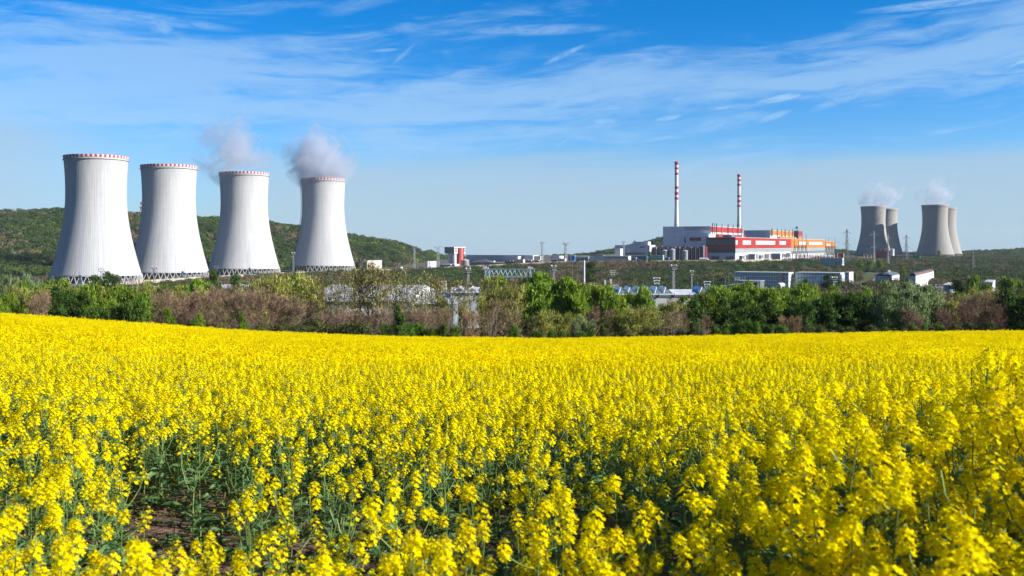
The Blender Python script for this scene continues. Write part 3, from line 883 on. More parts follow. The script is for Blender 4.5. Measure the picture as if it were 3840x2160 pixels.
M_SLATE = mat("slate_cladding", (.15, .18, .19), rough=.6, var=.1, scale=.1)
class GB:
    """a building standing on the grid, seen by its corner between shaded front and sunlit side"""
    def __init__(s, name, label, cat, pxl, pxc, pxr, depth, row_top, group=None, zb=None, top=None, L=None, W=None):
        X, Y = at(pxc, depth), depth
        ul, ur = ux(pxl), ux(pxr)
        s.L = L if L else (X - ul * Y) / (E1[0] + E2[0] * ul)
        s.W = W if W else (ur * Y - X) / (E2[0] - E2[1] * ur)
        z0 = h1(X, Y) if zb is None else zb
        zl = h1(X - E1[0]*s.L*.5, Y - E1[1]*s.L*.5)
        z0 = min(z0, zl) if zb is None else zb
        s.H = (zrow(row_top, depth) if top is None else top) - z0
        s.X, s.Y, s.z0 = X, Y, z0
        s.root = thing(name, label, cat, (X, Y, z0), RZ, group)
    def part(s, name, m, x0, x1, y0, y1, z0, z1, parent=None, top=None):
        mb = MB(); mb.box(x0, x1, y0, y1, z0, z1, 0, top=1 if top else None)
        return mb.build(name, [m, top] if top else [m], parent or s.root)
    def body(s, m, roof=M_ROOFD, z1=None, par=.6):
        h = z1 or s.H
        w = s.part("wall", m, -s.L, 0, 0, s.W, -3, h - .5)
        r = s.part("roof", roof, -s.L - .25, .25, -.25, s.W + .25, h - .5, h)
        return w
    def front(s, name, m, a0, a1, z0, z1, pr=.22, parent=None):
        return s.part(name, m, -a1, -a0, -pr, .1, z0, z1, parent)
    def side(s, name, m, a0, a1, z0, z1, pr=.22, parent=None):
        return s.part(name, m, -.1, pr, a0, a1, z0, z1, parent)
    def sp(s, px):      # distance along the sunlit side that appears at a photo column
        u = ux(px); return (u * s.Y - s.X) / (E2[0] - E2[1] * u)
    def fp(s, px):
        u = ux(px); return (s.X - u * s.Y) / (E1[0] + E2[0] * u)

# ---- turbine halls
A = GB("turbine_hall", "long red turbine hall with white panels, in front of the grey reactor block", "industrial hall", 2648, 2757, 2966, 1400, 889, zb=-21.5)
h = A.H
A.body(M_LGREY, M_LGREY)
A.side("red_cladding", M_REDCLAD, 0, A.W, 17, h - .6)
for a, b in ((2757.5, 2765), (2784, 2815), (2833, 2906), (2922, 2946)):
    A.side("window", M_FROST, max(.3, A.sp(a)), A.sp(b), 22.5, 28.8, pr=.5)
A.side("stripe_band", M_SLATE, 0, A.W, 10.5, 17)
for k in range(3): A.side("stripe", M_WCLAD, 0, A.W, 11.6 + k*2, 12.2 + k*2, pr=.4)
A.side("base_wall", M_WCLAD, 0, A.W, 0, 10.5)
for k in range(9): A.side("pipe_rack", M_SLATE, 22 + k*38, 22 + k*38 + 16, 1.5, 6 + (k % 3), pr=4)
for a in (20, 70, 120, 180, 250, 320): A.side("door", M_DGREY, a, a + 9, 0, 6.5, pr=.5)
A.front("red_band", M_REDCLAD, 0, A.L, h - 4, h - .6)
A.front("grey_band", M_DGREY, 0, A.L, 22.2, h - 4)
A.front("maroon_band", M_REDCLAD, 0, A.L, 16.2, 22.2)
A.front("dark_band", M_TEAL, 0, A.L, 10.5, 16.2)
for a in (3, 24): A.front("door", M_DGREY, a, a + 11, 0, 5.5, pr=.4)
A.part("rooflight", M_DGREY, -22, -9, 12, 30, h, h + 3.5)
A.part("rooflight", M_WCLAD, -20, -14, 90, 96, h, h + 3)
t0 = A.W
x1, y1 = A.X + E2[0]*t0, A.Y + E2[1]*t0
def beyond(name, label, cat, L, W, zt):
    g = GB.__new__(GB); g.X, g.Y, g.z0 = x1, y1, -21.5; g.L, g.W, g.H = L, W, zt + 21.5
    g.root = thing(name, label, cat, (x1, y1, -21.5), RZ); return g
B = beyond("turbine_hall", "long orange turbine hall continuing the red one towards the switchyard", "industrial hall", A.L, 1, 12.0)
B.W = B.sp(3095)
B.body(M_LGREY, M_LGREY)
B.side("orange_cladding", M_ORANGE, .5, B.W, 17, B.H - .6)
for a, b in ((2995, 3021), (3033, 3083)): B.side("window", M_GREYCLAD, B.sp(a), B.sp(b), 22.5, 28.3, pr=.5)
B.side("stripe_band", M_SLATE, 0, B.W, 10.5, 17)
for k in range(3): B.side("stripe", M_WCLAD, 0, B.W, 11.6 + k*2, 12.2 + k*2, pr=.4)
B.side("base_wall", M_WCLAD, 0, B.W, 0, 6)
B.side("lower_band", M_SLATE, 0, B.W, 6, 10.5)
x1, y1 = x1 + E2[0]*B.W, y1 + E2[1]*B.W
C = beyond("annex_hall", "lower orange end annex of the turbine halls, behind the second switchyard portal", "industrial hall", A.L - 6, 1, 9.0)
C.W = C.sp(3129)
C.body(M_LGREY, M_LGREY); C.side("orange_cladding", M_ORANGE, .5, C.W, 15, C.H - .6)
C.side("window", M_GREYCLAD, C.W*.1, C.W*.5, 20, 25, pr=.5); C.side("base_wall", M_SLATE, 0, C.W, 0, 15)

# ---- reactor blocks
R1 = GB("reactor_building", "big windowless grey reactor block with red upper storey, below the two striped chimneys", "industrial building", 2486, 2665, 2785, 1440, 848, zb=-21)
R1.body(M_SHADEW, M_SHADEW)
R1.side("red_storey", M_REDCLAD, 0, R1.W, R1.H - 9, R1.H - .6)
R1.side("white_storey", M_WCLAD, 0, R1.W, 0, R1.H - 9)
R1.side("red_strip", M_REDCLAD, 25, R1.W + .0, R1.H - 15.5, R1.H - 11.8, pr=5)
for k, a in enumerate((4, 16, 26, 55, 88, 118, 146, 168)):
    mb = MB(); mb.tube((1.6, a, R1.H - 12), (1.6, a, R1.H + 3.5), .7, n=8); mb.tube((1.6, a, R1.H + 3.5), (1.6, a, R1.H + 4.3), 1.0, n=8)
    mb.build("vent_pipe", M_GALV if k % 2 else M_DARK, R1.root)
mb = MB()
for k in range(24):
    x = -R1.L*.55 + k * (R1.L*.55 / 24); mb.tube((x, -.3, R1.H - 6), (x, -.3, R1.H - .2), .14, n=4)
for z in (R1.H - 5.5, R1.H - 3.5, R1.H - 1.5): mb.tube((-R1.L*.55, -.4, z), (0, -.4, z), .16, n=4)
mb.build("catwalk", M_STEEL, R1.root)
R1.front("stair_block", M_SHADEW, R1.fp(2690) if False else 0, 12, 0, R1.H - 12, pr=9)
R1.front("maroon_band", M_REDCLAD, R1.fp(2640), R1.fp(2586), R1.H - 22, R1.H - 17, pr=.5)
for px_, z in ((2550, 19), (2566, 21), (2571, 33)): R1.front("vent", M_DGREY, R1.fp(px_), R1.fp(px_) + 1.6, z - 8, z, pr=.9)
mb = MB(); mb.tube((1, 0, 0), (1, 0, R1.H), .5, n=6); 
R2 = GB("reactor_building", "dark grey reactor block with orange upper storey, behind the orange turbine hall", "industrial building", 2790, 2888, 2976, 1765, 863, zb=-21)
R2.body(M_GREYCLAD, M_GREYCLAD)
R2.side("orange_storey", M_ORANGE, 0, R2.W, R2.H - 9, R2.H - .6)
R2.side("white_storey", M_WCLAD, 0, R2.W, 0, R2.H - 9)
R2.side("orange_strip", M_ORANGE, 55, R2.W, R2.H - 15.5, R2.H - 11.5, pr=6)
for k, a in enumerate((3, 14, 50, 85, 115, 150, 180)):
    mb = MB(); mb.tube((1.6, a, R2.H - 12), (1.6, a, R2.H + 3.0), .8, n=8); mb.build("vent_pipe", M_GALV if k % 2 else M_DARK, R2.root)
for k in range(9):
    a = 70 + k*13; R2.side("louvre", M_DGREY, a, a + 5, R2.H - 12, R2.H - 9.2, pr=.6)
R3 = GB("vent_building", "dark plum service tower with round radar dome at the end of the orange reactor block", "industrial building", 2976, 2994, 3009, 2015, 866, zb=-21)
R3.body(M_DGREY, M_DGREY); R3.side("pink_panel", M_REDCLAD, 0, R3.W, R3.H - 9, R3.H - .6); R3.side("orange_panel", M_ORANGE, 0, R3.W, 12, R3.H - 12)
mb = MB(); mb.tube((-R3.L*.5, 8, R3.H), (-R3.L*.5, 8, R3.H + 5), .4, n=6); mb.lathe([(.1, R3.H + 5), (2.0, R3.H + 6), (2.5, R3.H + 7.5), (2.0, R3.H + 9), (.1, R3.H + 10)], n=12, c=(-R3.L*.5, 8)); mb.build("radar_dome", M_DARK, R3.root)
for k in range(3):
    mb = MB(); mb.tube((-k*5 - 2, 2, R3.H), (-k*5 - 2, 2, R3.H + 7 - k), .45, n=6); mb.build("vent_pipe", M_DARK, R3.root)

# ---- chimneys
def chimney(px, depth, rows, row_top, rt, rb, label):
    zb = -21.0; x = at(px, depth)
    t = thing("chimney", label, "chimney", (x, depth, zb), 0, "striped chimneys of the works")
    Z = lambda r: zrow(r, depth) - zb
    zt = Z(row_top); zbend = zt * .52
    rad = lambda z: rt if z > zbend else rb + (rt - rb) * (z / zbend) ** .8
    zs = sorted({0, zbend * .2, zbend * .4, zbend * .6, zbend * .8, zbend, zt})
    mb = MB(); mb.lathe([(rad(z), z) for z in zs] + [(rt - .5, zt), (rt - .5, zt - 6)], n=28); mb.build("shaft", M_WCLAD, t, smooth=False)
    for a, b in rows:
        mb = MB(); mb.lathe([(rt + .02, Z(b)), (rt + .12, Z(b)), (rt + .12, Z(a)), (rt + .02, Z(a))], n=28); mb.build("band", M_RED, t)
    for z in (zt - 1.5, Z(850) + 3, zt*.62):
        mb = MB(); mb.lathe([(rad(z) + .05, z), (rad(z) + 1.0, z), (rad(z) + 1.0, z + .5), (rad(z) + .05, z + .5)], n=24); mb.build("platform", M_STEEL, t)
    mb = MB(); mb.tube((rb + .3, -1.2, 2), (rt + .5, -1.2, zbend), .18, n=4); mb.tube((rt + .5, -1.2, zbend), (rt + .5, -1.2, zt), .18, n=4); mb.build("ladder", M_STEEL, t)
chimney(2537, 1545, ((606, 619), (628, 636), (648, 656), (699, 709), (720, 731), (740, 749)), 606, 2.85, 5.6, "taller red and white striped chimney rising behind the grey reactor block")
chimney(2771, 1720, ((654, 664), (672, 680), (689, 697), (732, 740), (750, 759), (768, 776)), 653, 2.85, 6.0, "shorter-looking striped chimney rising between the red and orange storeys")

# ---- maroon pipe-rack building, silos, tanks in front of the reactor block
G = GB("boiler_house", "low maroon building covered in white vertical pipes, under the grey reactor block", "industrial building", 2450, 2645, 2660, 1372, 926, zb=-22, W=10)
G.body(M_MAROON, M_DGREY)
for k in range(26):
    a = 2 + k * (G.L - 4) / 25
    mb = MB(); mb.tube((-a, -1.2, 0), (-a, -1.2, G.H - (k % 3)*1.0 + (2.5 if k % 7 == 0 else 0)), .42 if k % 4 else .75, n=6)
    mb.build("pipe", M_GALV if k % 2 else M_WCLAD, G.root)
def silo(px, depth, r, hgt, label, m=M_GALV, cat="silo", name="silo", group=None, roof=True):
    x = at(px, depth); zb = h1(x, depth)
    t = thing(name, label, cat, (x, depth, zb), 0, group)
    mb = MB(); mb.lathe([(r, -1), (r, hgt)], n=24, capt=True); mb.build("shell", m, t)
    mb = MB(); mb.lathe([(r + .15, hgt), (r + .15, hgt + .3), (r*.2, hgt + r*.35)], n=24, capt=True); mb.build("lid", M_LGREY, t)
    for z in (hgt*.33, hgt*.66):
        mb = MB(); mb.lathe([(r + .02, z), (r + .15, z + .1), (r + .15, z + .3), (r + .02, z + .4)], n=24); mb.build("hoop", M_STEEL, t)
    return t
silo(2494, 1352, 4.1, 15, "steel silo nearest the taller chimney, in front of the maroon pipes")
silo(2521, 1350, 4.1, 16.5, "middle steel silo of three, in front of the maroon pipes")
silo(2569, 1350, 4.0, 14.5, "steel silo nearest the red hall, in front of the maroon pipes")

def hut(name, label, cat, pxl, pxc, pxr, depth, row_top, wall, roof, **k):
    g = GB(name, label, cat, pxl, pxc, pxr, depth, row_top, **k); g.body(wall, roof); return g
def ribbon(g, n, face='front', z0f=.35, z1f=.62, m=M_GLASS, rows=1, pad=1.2, h0=0.0):
    ln = g.L if face == 'front' else g.W
    fh = (g.H - h0) / rows
    for r in range(rows):
        for k in range(n):
            a0 = pad + (ln - 2*pad) * k / n; a1 = pad + (ln - 2*pad) * (k + .78) / n
            (g.front if face == 'front' else g.side)("window", m, a0, a1, h0 + fh*(r + z0f), h0 + fh*(r + z1f), pr=.15)

# ---- white laboratory and sheds left of the reactor block
g = hut("laboratory_building", "tall white and blue-grey building with a glass ribbon, next to the low ribbon-window block", "building", 2306, 2436, 2452, 1400, 919, M_GREYCLAD, M_LGREY, W=24)
g.front("white_panel", M_WHITE, g.fp(2363), g.fp(2327), g.H*.25, g.H*.80, pr=.6)
g.front("window", M_GLASS, g.fp(2418), g.fp(2340), g.H*.40, g.H*.52, pr=.9)
g.front("window", M_GLASS, g.fp(2418), g.fp(2400), g.H*.84, g.H*.90, pr=.9)
g.part("penthouse", M_BLUE if False else M_GREYCLAD, -28, -4, 4, 16, g.H, g.H + 5)
for a in (12, 17): 
    mb = MB(); mb.tube((-g.L*.42 - a*.2, 6, g.H), (-g.L*.42 - a*.2, 6, g.H + 9 - a*.2), .9, n=10); mb.build("flue", M_DARK if a == 12 else M_WHITE, g.root)
hut("side_wing", "narrow grey wing joined to the tall white and blue-grey building", "building", 2305, 2326, 2330, 1372, 932, M_LGREY, M_LGREY, W=10)
g = hut("office_block", "low white two-storey block with long ribbon windows on the terrace edge", "building", 2261, 2356, 2360, 1325, 960, M_WHITE, M_WCLAD, W=10, zb=-24)
ribbon(g, 9, rows=2, z0f=.30, z1f=.68)
g = hut("workshop", "long low grey workshop with a notched roofline beside the ribbon-window block", "building", 2207, 2262, 2306, 1345, 960, M_LGREY, M_LGREY, W=46, zb=-24)
for k in range(9): g.part("rooflight", M_DGREY, -g.L + 2 + k*2.3, -g.L + 3.3 + k*2.3, 1, 8, g.H, g.H + 1.4)
g = hut("workshop", "small grey shed with dark gates at the notched workshop's west end", "building", 2158, 2207, 2212, 1352, 962, M_GREYCLAD, M_LGREY, W=20, zb=-24)
ribbon(g, 3, m=M_DGREY, z0f=.05, z1f=.7)
g = hut("pump_house", "dark teal low building between ribbon-window block and steel silos", "building", 2357, 2424, 2430, 1330, 960, M_TEAL, M_DGREY, W=10, zb=-24)
g.front("door", M_CYAN, 14, 20, 5, 8); g.front("door", M_BLUE, 4, 8, 0, 6)
for (a, b, c, lab) in ((2368, 2385, 967, "bright blue container in front of the dark teal building"), (2491, 2508, 966, "blue container with white edges at the foot of the steel silos")):
    g = hut("container", lab, "container", a, b, b + 2, 1318, c, M_BLUE, M_WHITE, W=3, zb=-22.8); g.front("frame", M_WHITE, 0, .4, 0, g.H)
g = hut("covered_tank", "pale mint long tank cover below the maroon pipes", "tank", 2442, 2486, 2488, 1330, 957, mat("mint_panels", (.30, .48, .42), rough=.5), M_WCLAD, W=5, zb=-22.5)
g = hut("tent", "small white ridge tent at the foot of the red hall's shaded front", "tent", 2622, 2652, 2656, 1345, 972, M_WHITE, M_WHITE, W=8, zb=-23)
mb = MB(); mb.poly([(-g.L, -.5, g.H), (0, -.5, g.H), (0, 4, g.H + 2.2), (-g.L, 4, g.H + 2.2)]); mb.poly([(-g.L, 8.3, g.H), (0, 8.3, g.H), (0, 4, g.H + 2.2), (-g.L, 4, g.H + 2.2)]); mb.build("canopy", M_WHITE, g.root)

# ---- silo tower with overhanging head
g = GB("silo_tower", "T-shaped silo tower with overhanging white head and red stair shaft", "silo tower", 1667, 1703.5, 1745, 1400, 926)
hh = g.H; hb = hh - (951 - 926) / F * 1400
mb = MB(); mb.box(-g.L, 0, 0, g.W, hb, hh); mb.build("head", [M_WCLAD], g.root)
g.front("dark_cladding", M_DGREY, 0, g.L, hb + .2, hh - .2)
for (a, b) in ((.04, .26), (.72, .82), (.86, .98)):
    for z in (.30, .62): g.side("window", M_GLASS, g.W*a, g.W*b, hb + (hh-hb)*z, hb + (hh-hb)*(z + .16), pr=.25)
for i, (fx, fy) in enumerate(((.75, .25), (.28, .25), (.75, .8), (.28, .8))):
    mb = MB(); r = g.L * .19; mb.lathe([(r, -2), (r, hb)], n=20, c=(-g.L*fx, g.W*fy)); mb.build("silo", M_LGREY, g.root, smooth=True)
mb = MB(); mb.box(-1, 2.4, g.W*.33, g.W*.75, 0, hh - 1.2); mb.build("stair_shaft", M_REDCLAD, g.root)
mb = MB(); mb.tube((3.2, g.W*.5, 0), (3.2, g.W*.5, hh - 1), .7, n=8); mb.build("pipe", M_WCLAD, g.root)

# ---- middle distance sheds beyond the terrace edge
g = hut("cooling_hall", "very long low grey hall along the skyline beside the T-shaped silo tower", "industrial hall", 1748, 1990, 2012, 1650, 957, M_GREYCLAD, M_GREYCLAD, zb=-31, W=30)
g = hut("warehouse", "dark low warehouse with hipped roof between the round tank and white boxes", "warehouse", 1762, 1838, 1846, 1420, 984, M_DGREY, M_DGREY)
mb = MB(); mb.poly([(-g.L-1, -1, g.H), (1, -1, g.H), (-g.L*.45, 7, g.H + 5)]); mb.poly([(1, -1, g.H), (1, 16, g.H), (-g.L*.45, 7, g.H + 5)]); mb.poly([(1, 16, g.H), (-g.L-1, 16, g.H), (-g.L*.45, 7, g.H + 5)]); mb.poly([(-g.L-1, 16, g.H), (-g.L-1, -1, g.H), (-g.L*.45, 7, g.H + 5)]); mb.build("hipped_roof", M_DGREY, g.root)
g = hut("warehouse", "grey warehouse with pale shallow roof above the gantry crane's west end", "warehouse", 1846, 1905, 1915, 1430, 985, M_LGREY, M_WCLAD)
hut("container", "tall white box standing on the dark warehouse yard by the silo tower", "container", 1808, 1824, 1827, 1460, 976, M_WHITE, M_WHITE, W=5)
hut("container", "lower white box next to the tall white box on the yard", "container", 1838, 1851, 1853, 1470, 978, M_WHITE, M_WCLAD, W=5)
g = hut("storage_building", "white low store with dark front below the T-shaped silo tower", "building", 1650, 1690, 1723, 1330, 991, M_WCLAD, M_WCLAD, zb=-34)
g.front("dark_front", M_DGREY, 0, g.L, .5, g.H - 1)
silo(1745, 1330, 5.2, 9, "squat grey ribbed round tank beside the T-shaped silo tower", M_GALV, "tank", "round_tank")
g = hut("frame_building", "white open-framed building with grey shutters near the twin lamp mast", "building", 1593, 1604, 1636, 1300, 980, M_WCLAD, M_WHITE)
for k in range(4): g.side("shutter", M_GREYCLAD, 2 + k*g.W*.23, 2 + k*g.W*.23 + g.W*.15, 2, g.H - 2)
g = hut("substation_building", "plain sand-coloured block right of the last white cooling tower", "building", 1350, 1377, 1432, 1240, 977, M_CREAM, M_GREYCLAD)
g.front("grey_front", M_GREYCLAD, 0, g.L, .3, g.H - 1)
hut("container", "small white cabin between the sand-coloured block and open-framed building", "cabin", 1479, 1502, 1506, 1250, 1001, M_WHITE, M_WHITE, W=5)
hut("container", "small white cabin just below the open-framed building", "cabin", 1583, 1600, 1604, 1240, 1004, M_WHITE, M_WHITE, W=4)

# ventilator cooler banks (each bank: casing, fan stack, legs)
def fan_bank(pxl, pxc, pxr, depth, row, label, m=M_WCLAD, n=5):
    g = GB("fan_cooler", label, "cooler bank", pxl, pxc, pxr, depth, row, group="fan cooler banks on the skyline")
    mb = MB(); mb.box(-g.L, 0, 0, g.W, g.H*.40, g.H - 1); mb.build("casing", m, g.root)
    for k in range(n):
        x = -g.L * (k + .5) / n
        mb = MB(); mb.lathe([(1.6, g.H*.25), (1.3, g.H*.32), (1.7, g.H*.40)], n=12, c=(x, -1.8), capt=True); mb.build("fan", M_WHITE, g.root)
        mb = MB(); mb.box(x - .5, x + .5, .5, 1.5, -2, g.H*.40); mb.build("leg", M_DGREY, g.root)
    mb = MB(); mb.box(-g.L + 1, -1, 1.6, g.W - 1, -2, g.H*.42); mb.build("base", M_DGREY, g.root)
fan_bank(1889, 1942, 1954, 1400, 958, "grey ribbed fan cooler bank at the long hall's east end", M_GREYCLAD)
fan_bank(1968, 1999, 2002, 1400, 955, "white fan cooler bank with flat white top above the crane", M_WHITE, 3)
fan_bank(2002, 2026, 2036, 1400, 958, "grey and cream fan cooler bank under the first skyline mast", M_CREAM, 3)
fan_bank(2064, 2098, 2114, 1400, 957, "cream and grey fan cooler bank between the two skyline masts", M_LGREY, 4)
for a, b, r, lab in ((1932, 1962, 972, "low cream box in front of the grey fan coolers"), (2092, 2118, 970, "low cream box in front of the last fan cooler bank"), (2040, 2060, 987, "small white shed in the scrub below the fan coolers")):
    hut("container", lab, "shed", a, b, b + 3, 1350, r, M_CREAM, M_WCLAD, W=5)
g = hut("blue_tank_house", "blue and white striped block right of the skyline masts", "building", 2119, 2154, 2160, 1390, 959, M_BLUE, M_WCLAD)
for a in (0.25, .6): g.front("white_panel", M_WCLAD, g.L*a, g.L*(a + .22), .5, g.H - 1)

# ---- retaining wall along the terrace edge
def path_wall(name, label, pts, hgt, th, m, cat="wall"):
    mb = MB(); P = []
    for (px, dd) in pts: x = at(px, dd); P.append((x, dd, h1(x, dd)))
    for (a, b) in zip(P[:-1], P[1:]):
        d = Vector((b[0]-a[0], b[1]-a[1], 0)); n = Vector((-d.y, d.x, 0)).normalized() * th * .5
        q = [(a[0]-n.x, a[1]-n.y), (a[0]+n.x, a[1]+n.y), (b[0]+n.x, b[1]+n.y), (b[0]-n.x, b[1]-n.y)]
        z = [a[2], a[2], b[2], b[2]]
        i = len(mb.v)
        for k in range(4): mb.v.append((q[k][0], q[k][1], z[k] - 3.0))
        for k in range(4): mb.v.append((q[k][0], q[k][1], z[k] + hgt))
        for f in ((4,7,6,5), (0,4,5,1), (1,5,6,2), (2,6,7,3), (3,7,4,0)): mb.face([i + k for k in f])
    o = mb.build(name, m); tag(o, label, cat); return o
cr = lambda px: float(np.interp(px, PX, crest_d))
path_wall("retaining_wall", "sandy retaining wall along the foot of the white cooling towers", [(px, cr(px) - 2) for px in range(470, 1301, 30)], 3.0, .8, M_SAND)
path_wall("retaining_wall", "sandy retaining wall along the terrace edge, cooling towers to ribbon-window block", [(px, cr(px) - 2) for px in range(1330, 2381, 30)], 3.0, .8, M_SAND)
path_wall("retaining_wall", "sandy retaining wall below the silos and red hall", [(px, cr(px) - 2) for px in range(2420, 2941, 30)], 3.0, .8, M_SAND)

# ---- switchyard
def lattice(mb, x, y, z0, z1, w0, w1, r=.13, n=7, m=0, dx=(0, 0)):
    c = ((-1,-1),(1,-1),(1,1),(-1,1))
    P = lambda k, t: (x + dx[0]*t + c[k][0]*(w0 + (w1-w0)*t)/2, y + dx[1]*t + c[k][1]*(w0 + (w1-w0)*t)/2, z0 + (z1-z0)*t)
    for k in range(4): mb.tube(P(k, 0), P(k, 1), r*1.4, r*1.1, n=4, cap=False, m=m)
    for i in range(n):
        a, b = i/n, (i+1)/n
        for k in range(4):
            j = (k+1) % 4
            mb.tube(P(k, a), P(j, b), r*.8, n=3, cap=False, m=m)
            if i % 2 == 0: mb.tube(P(j, a), P(k, b), r*.8, n=3, cap=False, m=m)
            mb.tube(P(k, b), P(j, b), r*.8, n=3, cap=False, m=m)
def portal(px0, px1, depth, row_beam, row_spike, nleg, label):
    x0, x1 = at(px0, depth), at(px1, depth); zb = -21.5
    t = thing("switchyard_portal", label, "switchyard portal", (x0, depth, zb), 0, "switchyard portals in front of the orange hall")
    zbm = zrow(row_beam, depth) - zb; zs = zrow(row_spike, depth) - zb; W = x1 - x0
    for k in range(nleg):
        x = W * k / (nleg - 1)
        mb = MB()
        for s in (-1, 1): mb.tube((x + s*3.2, s*.5, 0), (x, 0, zbm), .42, .3, n=4)
        mb.tube((x - 1.6, 0, zbm*.5), (x + 1.6, 0, zbm*.5), .2, n=4); mb.build("leg", M_DARK, t)
        mb = MB(); mb.tube((x, 0, zbm), (x, 0, zs), .45, .12, n=4); mb.build("lightning_rod", M_DARK, t)
    mb = MB()
    for (yy, zz) in ((-1, 0), (1, 0), (-1, 2.4), (1, 2.4)): mb.tube((-1, yy, zbm + zz - 2.4), (W + 1, yy, zbm + zz - 2.4), .28, n=4)
    nn = int(W / 3)
    for k in range(nn):
        a, b = W*k/nn, W*(k+1)/nn; mb.tube((a, -1, zbm - 2.4), (b, -1, zbm), .2, n=3); mb.tube((b, -1, zbm - 2.4), (a, 1, zbm), .2, n=3)
    mb.build("beam", M_DARK, t)
    for k in range(6):
        x = W*(k + .5)/6; mb = MB(); mb.tube((x, -1, zbm - 2.4), (x, -1, zbm - 6.5), .28, n=6); mb.build("insulator", M_MAROON, t)
portal(2979, 3023, 1560, 922, 875, 4, "dark steel portal with tall spikes in front of the red and orange halls' joint")
portal(3097, 3131, 1700, 924, 888, 4, "dark steel portal with spikes at the far orange end of the halls")
# busbar equipment: rows of insulator posts, each row a rack
def post_row(px0, px1, depth, n, hgt, label, m=M_MAROON):
    x0, x1 = at(px0, depth), at(px1, depth); z = h1(x0, depth)
    t = thing("busbar_rack", label, "busbar rack", (x0, depth, z), 0, "busbar racks of the switchyard")
    rr = random.Random(int(px0))
    for k in range(n):
        x = (x1 - x0)*k/(n-1); hh = hgt * rr.uniform(.75, 1.0)
        mb = MB(); mb.tube((x, 0, -1), (x, 0, hh), .42, n=5); mb.lathe([(.2, hh*.45), (.65, hh*.5), (.3, hh*.6), (.65, hh*.7), (.2, hh*.8)], n=8, c=(x, 0)); mb.build("insulator_post", m if k % 3 else M_WCLAD, t)
    mb = MB(); mb.tube((-1, 0, hgt*.98), (x1-x0+1, 0, hgt*.98), .22, n=4); mb.build("busbar", M_GALV, t)
post_row(2768, 2830, 1440, 14, 9, "white and plum busbar posts before the red hall's near end", M_GALV)
post_row(2840, 2900, 1500, 12, 9, "white and plum busbar posts before the red hall's middle", M_GALV)
post_row(2905, 2972, 1540, 14, 9, "busbar posts before the red hall's far end")
post_row(2980, 3040, 1500, 18, 11, "plum busbar posts beneath the first spiked portal")
post_row(3042, 3095, 1520, 16, 11, "plum busbar posts between the two spiked portals")
post_row(3100, 3150, 1620, 12, 12, "brown busbar posts beneath the second spiked portal")
post_row(3240, 3280, 1800, 10, 11, "dark busbar posts before the half-shadowed beige tower")
for a, b, c, r, lab in ((2807, 2831, 2835, 952, "grey transformer cubicle before the red hall, nearer one"), (2895, 2926, 2932, 950, "grey transformer cubicle before the red hall, farther one")):
    g = hut("transformer_house", lab, "transformer", a, b, c, 1400, r, M_GREYCLAD, M_LGREY, zb=-22); 
    for k in range(3): g.front("door", M_STEEL, 1 + k*g.L*.3, 1 + k*g.L*.3 + g.L*.22, .5, g.H*.8)
g = hut("boundary_shed", "long blue-grey shed under the first spiked portal", "shed", 2974, 3046, 3049, 1375, 972, M_GREYCLAD, M_TEAL, zb=-24.5, W=8)
g.front("door", M_WHITE, .5, 5, 0, g.H - .8)
g = hut("blue_shed", "blue-grey shed with white roof edge and white door below the lattice pylon", "shed", 3078, 3158, 3171, 1290, 968, M_GREYCLAD, M_ROOFW, zb=-25, W=14)
g.side("blue_gable", M_BLUE if False else M_CYAN, 0, g.W, 0, g.H - .8); g.front("door", M_WHITE, g.fp(3142), g.fp(3128), 0, g.H*.6); g.front("door", M_DGREY, g.fp(3139), g.fp(3133), 0, g.H*.35, pr=.5)
g = hut("brick_shed", "small red-brown shed between the spiked portal and lattice pylon", "shed", 3136, 3162, 3168, 1700, 949, M_BRICKR, M_DGREY, zb=-24, W=10); g.side("orange_door", M_ORANGE, 0, g.W, 0, g.H - 1)
# far sheds at the beige towers
g = hut("service_hall", "plum service hall at the foot of the half-shadowed beige tower", "industrial hall", 3285, 3342, 3350, 2050, 940, M_MAROON, M_MAROON, W=30)
for k in range(3): g.part("rooflight", M_MAROON, -g.L*(k+1)/3.6 - 3, -g.L*(k+1)/3.6 + 3, 3, 18, g.H, g.H + 2)
g = hut("service_hall", "teal service hall with white door between the two beige tower pairs", "industrial hall", 3342, 3420, 3424, 1960, 960, M_TEAL, M_CYAN, W=20); g.front("door", M_CYAN, g.L*.55, g.L*.65, 0, g.H*.8)
g = hut("service_hall", "small teal hall left of the tall dark poplar", "industrial hall", 3421, 3449, 3452, 1940, 959, mat("sea_green_panels", (.04, .20, .19), rough=.5), M_TEAL, W=15)
g = hut("white_cabin", "white cabin on the roofline between the beige tower pairs", "cabin", 3391, 3398, 3401, 2080, 948, M_WHITE, M_WHITE, W=6)
for i, px_ in enumerate((3346,)):
    silo(px_, 1990, 4, 20, "white round tank beside the plum service hall", M_WHITE, "tank", "round_tank")
hut("low_wall_building", "long low white building below the steaming beige tower", "building", 3452, 3480, 3484, 1900, 969, M_WHITE, M_WCLAD, W=10)

